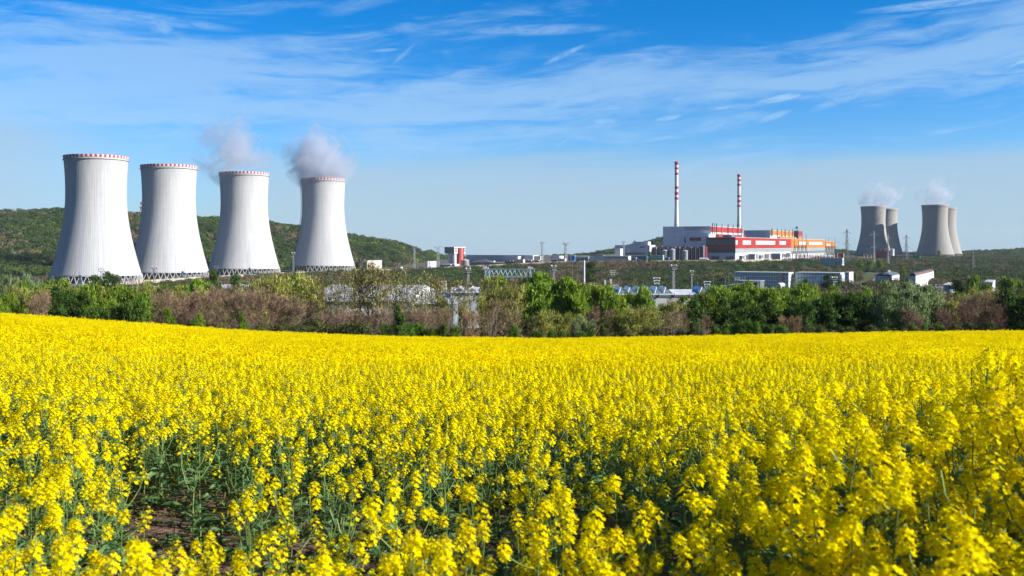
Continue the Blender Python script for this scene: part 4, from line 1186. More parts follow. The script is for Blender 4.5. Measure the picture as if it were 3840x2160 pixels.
# ---- office blocks in the hollow
def office(pxl, pxc, pxr, depth, row, label, n, dark, floors=4):
    g = hut("office_block", label, "office block", pxl, pxc, pxr, depth, row, M_SHADEW, M_WCLAD)
    fh = g.H / floors
    for f in range(floors):
        if dark: g.front("spandrel", M_GREYCLAD, .6, g.L - .3, fh*f + fh*.02, fh*f + fh*.36, pr=.10)
        for k in range(n):
            a0 = 1 + (g.L - 2)*k/n; a1 = a0 + (g.L - 2)/n*.52
            g.front("window", M_SLATE, a0, a1, fh*(f + .42), fh*(f + .74), pr=.16)
        for k in range(2):
            a = g.W*(.30 + .36*k); g.side("window", M_GLASS, a, a + g.W*.12, fh*(f + .42), fh*(f + .76), pr=.16)
    g.side("white_gable", M_WHITE, .3, g.W - .3, .2, g.H - .6, pr=.10)
    return g
g = office(2752, 2957, 2975, 900, 1022, "four-storey office block with dark spandrels and a white gable end", 22, True)
g.front("stair_panel", M_CREAM, g.fp(2936), g.fp(2916), .5, g.H - .8, pr=.7)
g.front("stair_panel", M_REDCLAD, g.fp(2938), g.fp(2936), .5, g.H - .8, pr=.6)
g = office(2983, 3151, 3167, 890, 1023, "plain grey four-storey office block with trees growing before it", 15, False)
g = office(3167, 3184, 3200, 872, 1021, "short stepped end wing of the plain grey office block", 2, False)
g = hut("canteen", "low building with long white canopy before the dark-spandrel office block", "building", 2765, 2850, 2866, 800, 1053, M_DGREY, M_ROOFW)
mb = MB(); mb.poly([(-g.L - 14, -6, g.H*.55), (0, -6, g.H*.95), (0, -1, g.H*.98), (-g.L - 14, -1, g.H*.60)]); mb.box(-.6, 0, -6, -5.4, -1, g.H*.95); mb.box(-g.L*.6, -g.L*.6 + .4, -6, -5.6, -1, g.H*.75); mb.build("canopy", M_ROOFW, g.root)
ribbon(g, 8, m=M_GLASS, z0f=.25, z1f=.7)
# barrel-roofed hut
g = GB("barrel_hut", "rounded white barrel-roofed hut before the dark-spandrel office block", "hut", 2903, 2927, 2945, 800, 1062)
mb = MB(); r = g.L/2; N = 12
for k in range(N):
    a, b = pi*k/N, pi*(k+1)/N
    p = lambda t, y: (-r + cos(t)*r, y, g.H - r*.8 + sin(t)*r*.8)
    mb.poly([p(a, 0), p(b, 0), p(b, g.W), p(a, g.W)], 0)
mb.build("roof", M_ROOFW, g.root)
mb = MB(); pts = [(-r + cos(pi*k/N)*r*.98, .2, g.H - r*.8 + sin(pi*k/N)*r*.78) for k in range(N+1)]; mb.poly([(0, .2, -1)] + pts + [(-2*r, .2, -1)]); mb.box(-.4, -.2, .2, g.W, -1, g.H - r*.8); mb.build("wall", M_LGREY, g.root)
g.part("door", M_DGREY, -r - 1.5, -r + 1.5, 0, .3, 0, g.H*.5)
# gym halls with ribbed arched roofs
def ribbed_hall(pxl, pxc, pxr, depth, row, label, rib, nr=9):
    g = GB("ribbed_roof_hall", label, "hall", pxl, pxc, pxr, depth, row)
    g.part("wall", M_WCLAD, -g.L, 0, 0, g.W, -3, g.H)
    g.front("grey_front", M_GREYCLAD, .2, g.L - .2, .2, g.H - .4, pr=.15)
    n = 8; rise = 2.2
    mb = MB()
    for k in range(n):
        a, b = k/n, (k+1)/n
        f = lambda t: (-g.L*t, g.H + .02 + rise*sin(pi*t)**.8)
        (xa, za), (xb, zb_) = f(a), f(b)
        mb.poly([(xa, .2, za), (xa, g.W-.2, za), (xb, g.W-.2, zb_), (xb, .2, zb_)])
    mb.build("roof", rib, g.root)
    for q in range(nr):
        y = .5 + (g.W - 1.5)*q/(nr-1); mb = MB()
        for k in range(n):
            a, b = k/n, (k+1)/n; (xa, za), (xb, zb_) = f(a), f(b)
            mb.poly([(xa, y, za + .7), (xa, y+.5, za + .7), (xb, y+.5, zb_ + .7), (xb, y, zb_ + .7)]); mb.poly([(xa, y, za), (xa, y, za+.7), (xb, y, zb_+.7), (xb, y, zb_)])
        mb.build("roof_rib", M_ROOFW, g.root)
    for k in range(8): g.side("window", M_GLASS, g.W*(.1 + .1*k), g.W*(.1 + .1*k) + g.W*.035, g.H*.72, g.H*.80, pr=.15)
    g.front("door", M_DGREY, g.L*.25, g.L*.4, 0, g.H*.35, pr=.4)
    return g
ribbed_hall(3281, 3345, 3373, 830, 1036, "grey-fronted hall with white ribbed roof and chimney stack, by the silvery willow", M_LGREY)
g = ribbed_hall(3409, 3434, 3502, 760, 1035, "bright white hall with red-brown ribbed roof beside the parked cars", M_BRICKR)
mb = MB(); x = at(3359, 845); mb.box(-1, 1, -1, 1, 0, 14); o = mb.build("chimney_stack", M_WCLAD, None, loc=(x, 860, h1(x, 860))); tag(o, "plain white square stack behind the grey-fronted ribbed hall", "chimney")
hut("blue_cabin", "pale blue cabin with one dark window below the white ribbed hall", "cabin", 3537, 3562, 3582, 560, 1068, M_CYAN, M_WCLAD).front("window", M_GLASS, .8, 2.0, 2.2, 3.4)
g = hut("white_house", "small white house with dark windows alone in the scrub by the hillside", "house", 3690, 3722, 3732, 600, 1058, M_WHITE, M_LGREY); ribbon(g, 5, z0f=.3, z1f=.62)
hut("white_cabin", "white box among shrubs between the office wings and car park", "cabin", 3201, 3235, 3241, 760, 1071, M_GREYCLAD, M_LGREY, W=6).side("door", M_WHITE, .3, 5, 0, 3)

# ---- white sheds in front of the white towers, behind the birches
def long_shed(px0, px1, d0, d1, row_ridge, row_eave, label, skew=0.0):
    """shed whose white roof slopes towards the field"""
    x0, x1 = at(px0, d0), at(px1, d0); zr, ze = zrow(row_ridge, d1), zrow(row_eave, d0)
    zb = min(h1(x0, d0), h1(x1, d0)) - 1
    t = thing("white_shed", label, "shed", (x0, d0, zb), skew)
    L = x1 - x0; Wd = d1 - d0; e, r = ze - zb, zr - zb
    mb = MB(); mb.box(0, L, .3, Wd*2, -1, e - .1); mb.build("wall", M_SLATE, t)
    nb = int(L / 7)
    for k in range(nb):
        a, b = L*k/nb, L*(k+1)/nb - .25; mb = MB()
        mb.poly([(a, -.6, e), (b, -.6, e), (b, Wd, r), (a, Wd, r)]); mb.poly([(a, Wd, r), (b, Wd, r), (b, 2*Wd, e), (a, 2*Wd, e)])
        mb.poly([(a, -.6, e), (a, -.6, e - .5), (b, -.6, e - .5), (b, -.6, e)]); mb.build("roof_bay", M_SHEDROOF, t)
    mb = MB(); mb.poly([(0, 0, e-.1), (0, 2*Wd, e-.1), (0, Wd, r-.1)]); mb.poly([(L, 0, e-.1), (L, 2*Wd, e-.1), (L, Wd, r-.1)]); mb.build("gable", M_LGREY, t)
    return t
long_shed(1150, 1545, 400, 450, 1067, 1126, "long white-roofed shed seen through the birch trunks below the last white tower", -.02)
long_shed(1280, 1425, 300, 312, 1157, 1176, "smaller white-roofed shed close behind the birch trunks")
long_shed(700, 885, 480, 500, 1068, 1078, "low white-roofed shed glimpsed between bushes under the third white tower")
long_shed(1540, 1700, 405, 440, 1095, 1135, "white-roofed shed linking the long shed to the glass-gabled hall")

def sawtooth_hall(px0, px1, depth, row_eave, row_peak, teeth, label, flat=None, wallrow=1132):
    x0, x1 = at(px0, depth), at(px1, depth); ze = zrow(row_eave, depth); zp = zrow(row_peak, depth + 6)
    zb = min(h1(x0, depth), h1(x1, depth)) - 1
    t = thing("sawtooth_hall", label, "hall", (x0, depth, zb), 0)
    L = x1 - x0; e, p = ze - zb, zp - zb
    mb = MB(); mb.box(0, L, 0, 40, -1, e - 1.0); mb.build("wall", M_WCLAD, t)
    mb = MB(); mb.box(-.3, L + .3, -.3, 40.3, e - 1.0, e); mb.build("roof", M_DGREY, t)
    mb = MB(); mb.poly([(-.3, -.3, e + .02), (L + .3, -.3, e + .02), (L + .3, 14, e + 1.9), (-.3, 14, e + 1.9)]); mb.poly([(-.3, 14, e + 1.9), (L+.3, 14, e+1.9), (L+.3, 40, e+.02), (-.3, 40, e+.02)]); mb.build("roof_sheet", M_SHEDROOF, t)
    for (a, b) in teeth:
        xa, xb = at(a, depth) - x0, at(b, depth) - x0; xm = xa + (xb - xa)*.45
        s = MB(); s.poly([(xa, 1, e + .3), (xm, 8, p), (xm, 24, p), (xa, 30, e + .3)]); s.poly([(xa, 1, e + .3), (xb, 1, e + .3), (xm, 8, p)])
        k = s.build("rooflight", M_GLS2, t)
        s = MB(); s.poly([(xm, 8, p), (xb, 1, e + .3), (xb, 30, e + .3), (xm, 24, p)]); s.build("slope", M_SHEDROOF, k)
        s = MB()
        for q0, q1 in (((xa, 1, e + .3), (xm, 8, p)), ((xb, 1, e + .3), (xm, 8, p)), ((xm, 8, p), (xm, 24, p)), ((xa, 1, e+.3), (xa, 30, e+.3)), ((xa, 1, e + .3), (xb, 1, e + .3))): s.tube(q0, q1, .16, n=4)
        s.build("frame", M_WHITE, k)
    n = int(L / 6)
    for k in range(n + 1):
        mb = MB(); mb.tube((L*k/n, -.5, e - 1.2), (L*k/n, -.5, e + .8), .22, n=5); mb.build("vent_post", M_DGREY, t)
    return t
tw = 31
sawtooth_hall(2300, 2700, 430, 1106, 1077, [(2286 + i*34, 2286 + i*34 + 36) for i in range(7) if 2286 + i*34 >= 2300] + [(2624, 2672), (2672, 2712)][:2], "white hall with grey glass sawteeth behind the green poplars")
sawtooth_hall(1690, 1850, 420, 1098, 1079, [(1692, 1745), (1745, 1790), (1790, 1835)], "white hall with glass gables under the gantry crane's west leg")

# ---- gantry crane
def crane():
    d = 750; x0, x1 = at(1812, d), at(2003, d); zb = h1((x0+x1)/2, d)
    t = thing("gantry_crane", "pale blue gantry crane with trussed bridge above the green poplars", "crane", (x0, d, zb), -.06)
    L = x1 - x0; zt = zrow(1008, d) - zb; z2 = zrow(1034, d) - zb
    mb = MB()
    for y in (0, 4):
        mb.box(-1, L + 1, y - .3, y + .3, zt - .6, zt); 
        n = 10
        for k in range(n):
            a, b = 1 + (L-4)*k/n, 1 + (L-4)*(k+1)/n; m_ = (a+b)/2
            mb.tube((a, y, z2), (m_, y, zt - .5), .16, n=4); mb.tube((m_, y, zt - .5), (b, y, z2), .16, n=4)
    mb.build("truss", M_CYAN, t)
    mb = MB(); mb.box(1, L - 3, -.5, 4.5, z2 - 1.3, z2); mb.build("lower_girder", M_CYAN, t)
    for xx in (L - 3, 1.5):
        for s, y in ((-1, 0), (1, 4)):
            mb = MB(); mb.tube((xx, y, zt - .5), (xx + 1.6, y + s*3, 0), .38, n=5); mb.tube((xx + 3.0, y, zt - .5), (xx + 3.2, y + s*3, 0), .38, n=5)
            for k in range(4):
                z = zt * (k + 1) / 5; mb.tube((xx + .8, y, z), (xx + 3.1, y, z + zt/5), .14, n=4)
            mb.build("leg", M_CYAN, t)
    for xx in (0, L - 5):
        mb = MB(); mb.box(xx, xx + 2.2, .5, 3.5, zt + .1, zt + 1.9); mb.box(xx + 2.6, xx + 4, .6, 3.2, zt + .1, zt + 1.2); mb.build("trolley", M_WHITE, t)
    mb = MB(); mb.box(L - 2, L, -1.5, .2, zt*.45, zt*.6); mb.build("cabin", M_BLUE, t)
crane()
# ---- conveyor bridge
def bridge():
    d = 600; x0, x1 = at(2140, d), at(2322, d); zb = h1((x0+x1)/2, d); z = zrow(1072, d) - zb
    t = thing("conveyor_bridge", "faded pink conveyor bridge on a white girder behind the poplars", "bridge", (x0, d, zb), .03)
    L = x1 - x0
    mb = MB(); mb.box(0, L, 0, 3.5, z, z + .5); mb.box(2, L - 1, .4, 3.1, z - 1.7, z - .2); mb.build("girder", M_CREAM, t)
    mb = MB()
    for k in range(20): mb.tube((L*k/19, 0, z + .5), (L*k/19, 0, z + 2), .08, n=4)
    for q in (1.2, 2.0): mb.tube((0, 0, z + q), (L, 0, z + q), .09, n=4)
    mb.build("railing", M_PINK, t)
    mb = MB(); mb.box(.5, L*.72, .6, 2.8, z + .5, z + 1.3); mb.build("conveyor_belt", M_PINK, t)
    mb = MB(); mb.lathe([(.2, 0), (1.9, 0), (1.9, 2.4), (.2, 2.4)], n=14); o = mb.build("drum", M_PINK, t, loc=(1.4, 2.9, z + 2)); o.rotation_euler = (pi/2, 0, 0)
    for xx, top in ((at(2269, d) - x0, zrow(1050, d) - zb), (at(2291, d) - x0, zrow(1046, d) - zb)):
        mb = MB(); mb.box(xx - .55, xx + .55, -.9, -.1, -1, top); mb.build("pillar", M_WCLAD, t)
bridge()

# ---- masts, lamp posts, pylons
def lattice_mast(px, depth, row_top, label, w=2.0, head=True, m=M_GALV, group="lattice floodlight masts", th=.13):
    x = at(px, depth); zb = h1(x, depth); hgt = zrow(row_top, depth) - zb
    t = thing("floodlight_mast", label, "floodlight mast", (x, depth, zb), .4, group)
    mb = MB(); lattice(mb, 0, 0, 0, hgt - 2, w, w*.75, r=th, n=max(6, int(hgt/3))); mb.build("lattice", m, t)
    if head:
        mb = MB(); q = w*1.1
        mb.box(-q, q, -q, q, hgt - 2.2, hgt - 1.9)
        for (a, b) in ((-q, -q), (q, -q), (q, q), (-q, q)): mb.tube((a, b, hgt - 2), (a, b, hgt), th, n=4)
        for z in (hgt - 1, hgt): mb.tube((-q, -q, z), (q, -q, z), th, n=4); mb.tube((q, -q, z), (q, q, z), th, n=4); mb.tube((-q, q, z), (q, q, z), th, n=4); mb.tube((-q, -q, z), (-q, q, z), th, n=4)
        mb.build("platform", m, t)
        for k in range(4):
            mb = MB(); a = k*pi/2 + .4; mb.box(-.5, .5, -.2, .2, -.4, .4); o = mb.build("floodlight", M_WCLAD, t, loc=(cos(a)*q, sin(a)*q, hgt + .2), rz=a)
    return t
lattice_mast(380, 640, 1006, "grey floodlight mast in front of the tallest-looking white tower", 1.6)
lattice_mast(578, 930, 1001, "floodlight mast with ring head in front of the second white tower", 2.0, m=M_DARK)
lattice_mast(1100, 1190, 948, "slim mast between the third and last white towers", 1.8)
lattice_mast(1554, 1260, 921, "slim mast against the hill slope, left of the twin-headed mast", 2.0, m=M_STEEL)
lattice_mast(1643, 1300, 923, "twin-headed mast just left of the T-shaped silo tower", 3.4, m=M_STEEL)
lattice_mast(2034, 1370, 907, "first skyline mast right of the fan coolers with flat white top", 2.2, m=M_STEEL, th=.2)
lattice_mast(2122, 1370, 911, "second skyline mast above the blue and white striped block", 3.0, m=M_STEEL, th=.25)
lattice_mast(2339, 1330, 905, "mast standing before the tall white and blue-grey building", 1.8, m=M_STEEL)
lattice_mast(1755, 560, 1008, "lattice mast above the glass-gabled hall, left of the crane", 1.3)
lattice_mast(2075, 520, 998, "lattice mast with round lamp head right of the gantry crane", 1.3)
lattice_mast(2524, 560, 996, "broad lattice mast with crown of lamps over the sawtooth hall", 1.6)
lattice_mast(2593, 620, 1017, "slimmer lattice mast right of the broad one over the sawtooth hall", 1.0, th=.1)
lattice_mast(3125, 480, 1041, "lattice mast before the trees of the plain grey office block", 1.3)
lattice_mast(2986, 450, 1082, "short lattice mast with crossbars left of the office trees", .8, th=.1)
def lamp_post(px, depth, row_top, label, arms=1, m=M_GALV, r=.12, tee=0):
    x = at(px, depth); zb = h1(x, depth); hgt = zrow(row_top, depth) - zb
    t = thing("lamp_post", label, "lamp post", (x, depth, zb), 0, "lamp posts and slim poles")
    mb = MB(); mb.tube((0, 0, -.5), (0, 0, hgt), r*1.4, r, n=6); mb.build("pole", m, t)
    if tee:
        for k in range(tee):
            mb = MB(); z = hgt - .3 - k*1.3; w = 1.7 - .2*k; mb.box(-w, w, -.12, .12, z, z + .25); mb.box(-w, -w + .5, -.3, .3, z - .5, z); mb.box(w - .5, w, -.3, .3, z - .5, z); mb.build("crossarm", M_WCLAD, t)
    else:
        for k in range(arms):
            mb = MB(); s = 1 if k == 0 else -1; mb.tube((0, 0, hgt), (s*1.4, 0, hgt + .3), r*.7, n=4); mb.box(min(s*1.2, s*2.2), max(s*1.2, s*2.2), -.25, .25, hgt + .15, hgt + .4); mb.build("lamp_head", M_WCLAD, t)
lp = [(188, 600, 1040, "pole at the hill foot, left of the tallest-looking tower", 0), (470, 900, 1021, "lamp post at the foot of the tallest-looking tower's sunlit side", 0), (510, 905, 1003, "thin mast between the first and second white towers", 0),
      (692, 985, 1002, "thin mast before the second white tower's middle", 0), (805, 1060, 998, "first of two posts left of the third white tower's foot", 0), (813, 1060, 1002, "second of two posts left of the third white tower's foot", 0),
      (1003, 1130, 990, "thin mast before the third white tower's sunlit side", 0), (2147, 700, 978, "pale pole left of the fat white post in the embankment scrub", 0), (2165, 700, 983, "thin pale pole nearest the fat white post", 0),
      (2298, 640, 1013, "white pole with crossarms above the conveyor bridge", 3), (2463, 470, 1040, "post with three pale crossarms left of the broad lattice mast", 3), (2652, 470, 1054, "post with three pale crossarms left of the office block", 3),
      (2720, 560, 1040, "pale pole at the canopy's outer end", 0), (2734, 760, 1024, "pole just left of the dark-spandrel office block", 0), (2782, 620, 1041, "pole in front of the canopy's middle", 0), (2765, 640, 1040, "post with crossarms before the dark-spandrel office block", 2),
      (2616, 760, 1040, "thin pole right of the slimmer lattice mast", 0), (2675, 790, 1032, "thin pole in scrub left of the canopy", 0), (2849, 560, 1055, "pole at the canopy's tall end", 0), (3058, 640, 1044, "twin pole before the plain grey office block", 0),
      (3067, 640, 1047, "shorter twin pole before the plain grey office block", 0), (3150, 520, 1048, "pole beside the tree clump at the grey office gable", 0), (3014, 1180, 985, "pole in the scrub above the grey office block", 0), (3111, 1180, 985, "pole on the slope above the tree clump", 0),
      (3264, 1200, 990, "pole among green trees below the half-shadowed tower", 0), (3429, 980, 985, "tall pole behind the bright white ribbed hall", 0), (3539, 500, 1064, "white pole beside the pale blue cabin", 0)]
for (px_, d_, r_, lab, tee) in lp: lamp_post(px_, d_, r_, lab, tee=tee, r=.16 if d_ > 900 else .11)
mb = MB(); x = at(2190, 720); mb.tube((0, 0, -1), (0, 0, zrow(976, 720) - h1(x, 720)), .9, .75, n=12); o = mb.build("white_post", M_WCLAD, None, loc=(x, 720, h1(x, 720))); tag(o, "fat white post standing in the embankment scrub below the grey shed", "post")
for i, px_ in enumerate((1656, 1664, 1672)):
    x = at(px_, 520); mb = MB(); hh = zrow(1058, 520) - h1(x, 520); mb.tube((0, 0, -1), (0, 0, hh), .42, .36, n=10); mb.tube((0, 0, hh), (0, 0, hh + .6), .5, .5, n=10)
    o = mb.build("exhaust_pipe", M_WCLAD, None, loc=(x, 520, h1(x, 520))); tag(o, "%s of three cream exhaust pipes above the white-roofed sheds" % ("westernmost", "middle one", "easternmost")[i], "exhaust pipe", "cream exhaust pipes")

def pylon(px, depth, row_top, label, m=M_PYLON, arms=((.62, 6), (.28, 8)), w=7, zb=None):
    x = at(px, depth); zb = h1(x, depth) if zb is None else zb; hgt = zrow(row_top, depth) - zb
    t = thing("electricity_pylon", label, "pylon", (x, depth, zb), .35, "electricity pylons")
    mb = MB(); lattice(mb, 0, 0, 0, hgt*.45, w, w*.42, r=.22, n=5); lattice(mb, 0, 0, hgt*.45, hgt, w*.42, w*.22, r=.2, n=7); mb.tube((0, 0, hgt), (0, 0, hgt + 1.5), .5, .2, n=5); mb.build("lattice", m, t)
    for (f, a) in arms:
        z = hgt*(1 - f) + hgt*.2
        for s in (-1, 1):
            mb = MB(); mb.tube((0, 0, z), (s*a, 0, z - 1.8), .22, n=4); mb.tube((0, 0, z + 2.2), (s*a, 0, z - 1.8), .18, n=4); mb.tube((s*a, 0, z - 1.8), (s*a, 0, z - 4), .2, n=4); k = mb.build("crossarm", m, t)
    return (x, depth, zb + hgt)
py = [pylon(3176, 1500, 861, "tall dark lattice pylon between the orange hall and beige towers", zb=-26),
      pylon(3277, 1420, 868, "pale lattice pylon in front of the half-shadowed beige tower", M_GALV, w=3.5, zb=-33),
      pylon(3330, 1440, 880, "pale lattice pylon at the joint of the left beige pair", M_GALV, w=3.5, zb=-33),
      pylon(3399, 1750, 882, "lattice pylon standing between the two beige tower pairs", zb=-28),
      pylon(3647, 1250, 939, "lattice pylon on the dark hillside right of the beige towers", zb=h1(at(3647, 1250), 1250))]
def wires(a, b, offs, label):
    mb = MB()
    for (dx, dz) in offs:
        p0 = Vector(a) + Vector((dx, 0, dz)); p1 = Vector(b) + Vector((dx, 0, dz)); n = 10
        L = (p1 - p0).length; q = [p0.lerp(p1, i/n) - Vector((0, 0, 4*(L*.015)*(i/n)*(1 - i/n)*2)) for i in range(n+1)]
        for u_, v_ in zip(q[:-1], q[1:]): mb.tube(u_, v_, .09, n=3, cap=False)
    o = mb.build("power_line", M_DARK); tag(o, label, "power line", "power lines")
offs = [(-8, -22), (8, -22), (-6, -12), (6, -12)]
wires(py[0], py[3], offs, "power line from the tall dark pylon to the one between the tower pairs")
wires(py[3], py[4], offs, "power line from between the beige pairs to the hillside pylon")
wires((at(3115, 1700), 1700, py[0][2] - 4), py[0], offs, "power line from the second spiked portal to the tall dark pylon")
wires(py[4], (at(4100, 1500), 1500, -8), offs, "power line leaving the hillside pylon over the bare slope")
# aerial mast on the hill
x = at(530, 1740); zb = h1(x, 1740)
t = thing("aerial_mast", "red and white aerial mast on the ridge beside the second white tower", "aerial mast", (x, 1740, zb))
hg = zrow(757, 1740) - zb
for k in range(5):
    mb = MB(); lattice(mb, 0, 0, hg*k/5, hg*(k+1)/5, 2.6, 2.4, r=.2, n=3); mb.build("section", M_RED if k % 2 == 0 else M_WHITE, t)
mb = MB(); mb.box(-3, 3, -3, 3, hg*.62, hg*.68); mb.build("platform", M_STEEL, t)

# ---- yard furniture at the foot of the white towers
for (px_, d_, lab) in ((300, 900, "green valve platform left at the first white tower's foot"), (440, 905, "green valve platform right at the first white tower's foot"), (685, 1010, "green valve platform at the second white tower's foot"), (936, 1125, "green valve platform at the third white tower's foot")):
    x = at(px_, d_); t = thing("valve_platform", lab, "valve platform", (x, d_, h1(x, d_)))
    mb = MB(); lattice(mb, 0, 0, 0, 7, 2.6, 2.6, r=.12, n=2); mb.build("frame", M_TEAL, t)
    mb = MB(); mb.box(-2, 2, -2, 2, 7, 7.3); mb.box(-1, 1, -1, 1, 7.3, 9.2); mb.tube((0, 0, 9.2), (0, 0, 12.5), .15, n=4); mb.build("platform", M_TEAL, t)
x = at(495, 885); t = thing("pipe_gantry", "white framed pipe gantry at the foot of the first white tower", "pipe gantry", (x, 885, h1(x, 885)))
mb = MB(); lattice(mb, 0, 0, 0, 8, 6, 6, r=.2, n=2); mb.build("frame", M_DARK, t)
mb = MB(); mb.tube((-6, 0, 3), (24, 3, 3.4), .6, n=8); mb.build("pipe", M_CREAM, t)

# ---- roads and car parks, draped over the land
def drape(name, pts_l, pts_r, m, lift=.25, n=14):
    mb = MB(); rows = []
    for (a, b) in zip(pts_l, pts_r):
        rows.append((a, b))
    out = []
    for (r0, r1) in zip(rows[:-1], rows[1:]):
        for i in range(n):
            t = i / n; A_ = [r0[0][k] + (r1[0][k]-r0[0][k])*t for k in range(2)]; B_ = [r0[1][k] + (r1[1][k]-r0[1][k])*t for k in range(2)]
            out.append((A_, B_))
    out.append(rows[-1])
    for (A_, B_) in out:
        for k in range(5):
            q = k/4; x = A_[0] + (B_[0]-A_[0])*q; y = A_[1] + (B_[1]-A_[1])*q; mb.v.append((x, y, h1(x, y) + lift))
    for i in range(len(out)-1):
        for k in range(4): mb.face((i*5+k, i*5+k+1, (i+1)*5+k+1, (i+1)*5+k))
    o = mb.build(name, m, smooth=True); tag(o, kind='structure'); return o
M_PARK = mat("worn_asphalt", (.30, .285, .26), rough=.9, var=.2, scale=.06)
def quad_px(name, c, m, lift): # corners given as (px, depth): near-left, near-right, far-right, far-left
    p = [(at(a, d), d) for a, d in c]; return drape(name, [p[0], p[3]], [p[1], p[2]], m, lift)
quad_px("car_park", ((3200, 800), (3262, 800), (3270, 880), (3205, 880)), M_PARK, .30)
quad_px("car_park_pavement", ((3470, 660), (3590, 640), (3575, 760), (3498, 770)), M_PARK, .30)
quad_px("car_park_road", ((3040, 700), (3190, 690), (3180, 730), (3045, 735)), M_PARK, .30)
quad_px("road", ((3230, 880), (3250, 880), (3330, 1180), (3318, 1180)), M_PARK, .34)
quad_px("path", ((3252, 1160), (3320, 1180), (3322, 1192), (3252, 1172)), M_PARK, .38)

# ---- parked cars
def car_meshes():
    b = MB(); prof = [(-2.1, .45), (-2.15, .85), (-1.5, 1.0), (-.9, 1.45), (.7, 1.48), (1.35, 1.02), (2.05, .88), (2.15, .5)]
    for s in (0,):
        n = len(prof)
        for sy in (-.85, .85):
            for (x, z) in prof: b.v.append((x, sy * (.86 if z > 1.2 else 1), z))
        b.face(range(n-1, -1, -1)); b.face(range(n, 2*n))
        for i in range(n):
            j = (i+1) % n; b.face((i, j, n+j, n+i))
    g = MB()
    for sy in (-.76, .76): g.poly([(-1.25, sy*1.08, 1.05), (-.85, sy*1.0, 1.38), (.62, sy*1.0, 1.40), (1.1, sy*1.08, 1.05)])
    g.poly([(-1.48, -.7, 1.03), (-1.48, .7, 1.03), (-.93, .66, 1.42), (-.93, -.66, 1.42)]); g.poly([(1.33, -.7, 1.06), (1.33, .7, 1.06), (.75, .66, 1.44), (.75, -.66, 1.44)])
    w = MB(); w.tube((0, -.1, 0), (0, .1, 0), .32, n=12)
    return b, g, w
cb, cg, cw = car_meshes()
CARCOL = {"white": (.75, .75, .75), "dark": (.03, .03, .035), "red": (.40, .03, .03), "silver": (.40, .41, .42), "blue": (.05, .12, .30), "grey": (.18, .18, .19)}
CM = {k: cb.mesh("body", [mat("car_" + k, v, rough=.3, spec=.6, var=.02)]) for k, v in CARCOL.items()}
GM = cg.mesh("windows", [M_GLASS]); WM = cw.mesh("wheel", [M_TYRE])
def car(px, depth, rz, colr, label, group):
    x = at(px, depth); t = thing("parked_car", label, "car", (x, depth, h1(x, depth) + .34), rz, group)
    inst("body", CM[colr], t); inst("windows", GM, t)
    for sx in (-1.3, 1.3):
        for sy in (-.8, .8): inst("wheel", WM, t, (sx, sy, .32))
    return t
ords = ["first", "second", "third", "fourth", "fifth", "sixth", "seventh", "eighth", "ninth", "tenth", "eleventh", "twelfth", "thirteenth", "fourteenth"]
for i, c in enumerate(["white", "dark", "red", "silver", "white", "dark", "blue", "grey", "white", "dark"]):
    car(3206 + i*5.6, 862 + (i % 2)*4, 1.2, c, "%s car, %s in the row beside the stepped office wing" % (c, ords[i]), "cars in the office car park, back row")
for i, c in enumerate(["silver", "white", "dark", "blue", "white", "red", "dark", "silver"]):
    car(3204 + i*6.6, 816 + (i % 3)*2, 1.3, c, "%s car, %s in the front row of the office car park" % (c, ords[i]), "cars in the office car park, front row")
for i, c in enumerate(["dark", "white", "dark", "silver", "grey", "white", "dark", "red", "white"]):
    car(3502 + i*7.2 if i < 7 else 3492 + (i-7)*60, 742 if i < 7 else 700, 1.0 + .1*(i % 2), c, "%s car, %s along the bright white ribbed hall's car park" % (c, ords[i]), "cars by the white ribbed hall")
for i, c in enumerate(["white", "dark", "grey", "white", "dark"]):
    car(3500 + i*6.5, 668 + (i % 2)*5, .9, c, "%s car, %s in the lower row left of the pale blue cabin" % (c, ords[i]), "cars left of the pale blue cabin")
for i, c in enumerate(["dark", "red", "white", "blue", "white", "dark", "silver"]):
    car(3044 + i*16, 712 + (i % 2)*8, .3 + .2*(i % 3), c, "%s car, %s along the road before the plain grey office block" % (c, ords[i]), "cars before the grey office block")
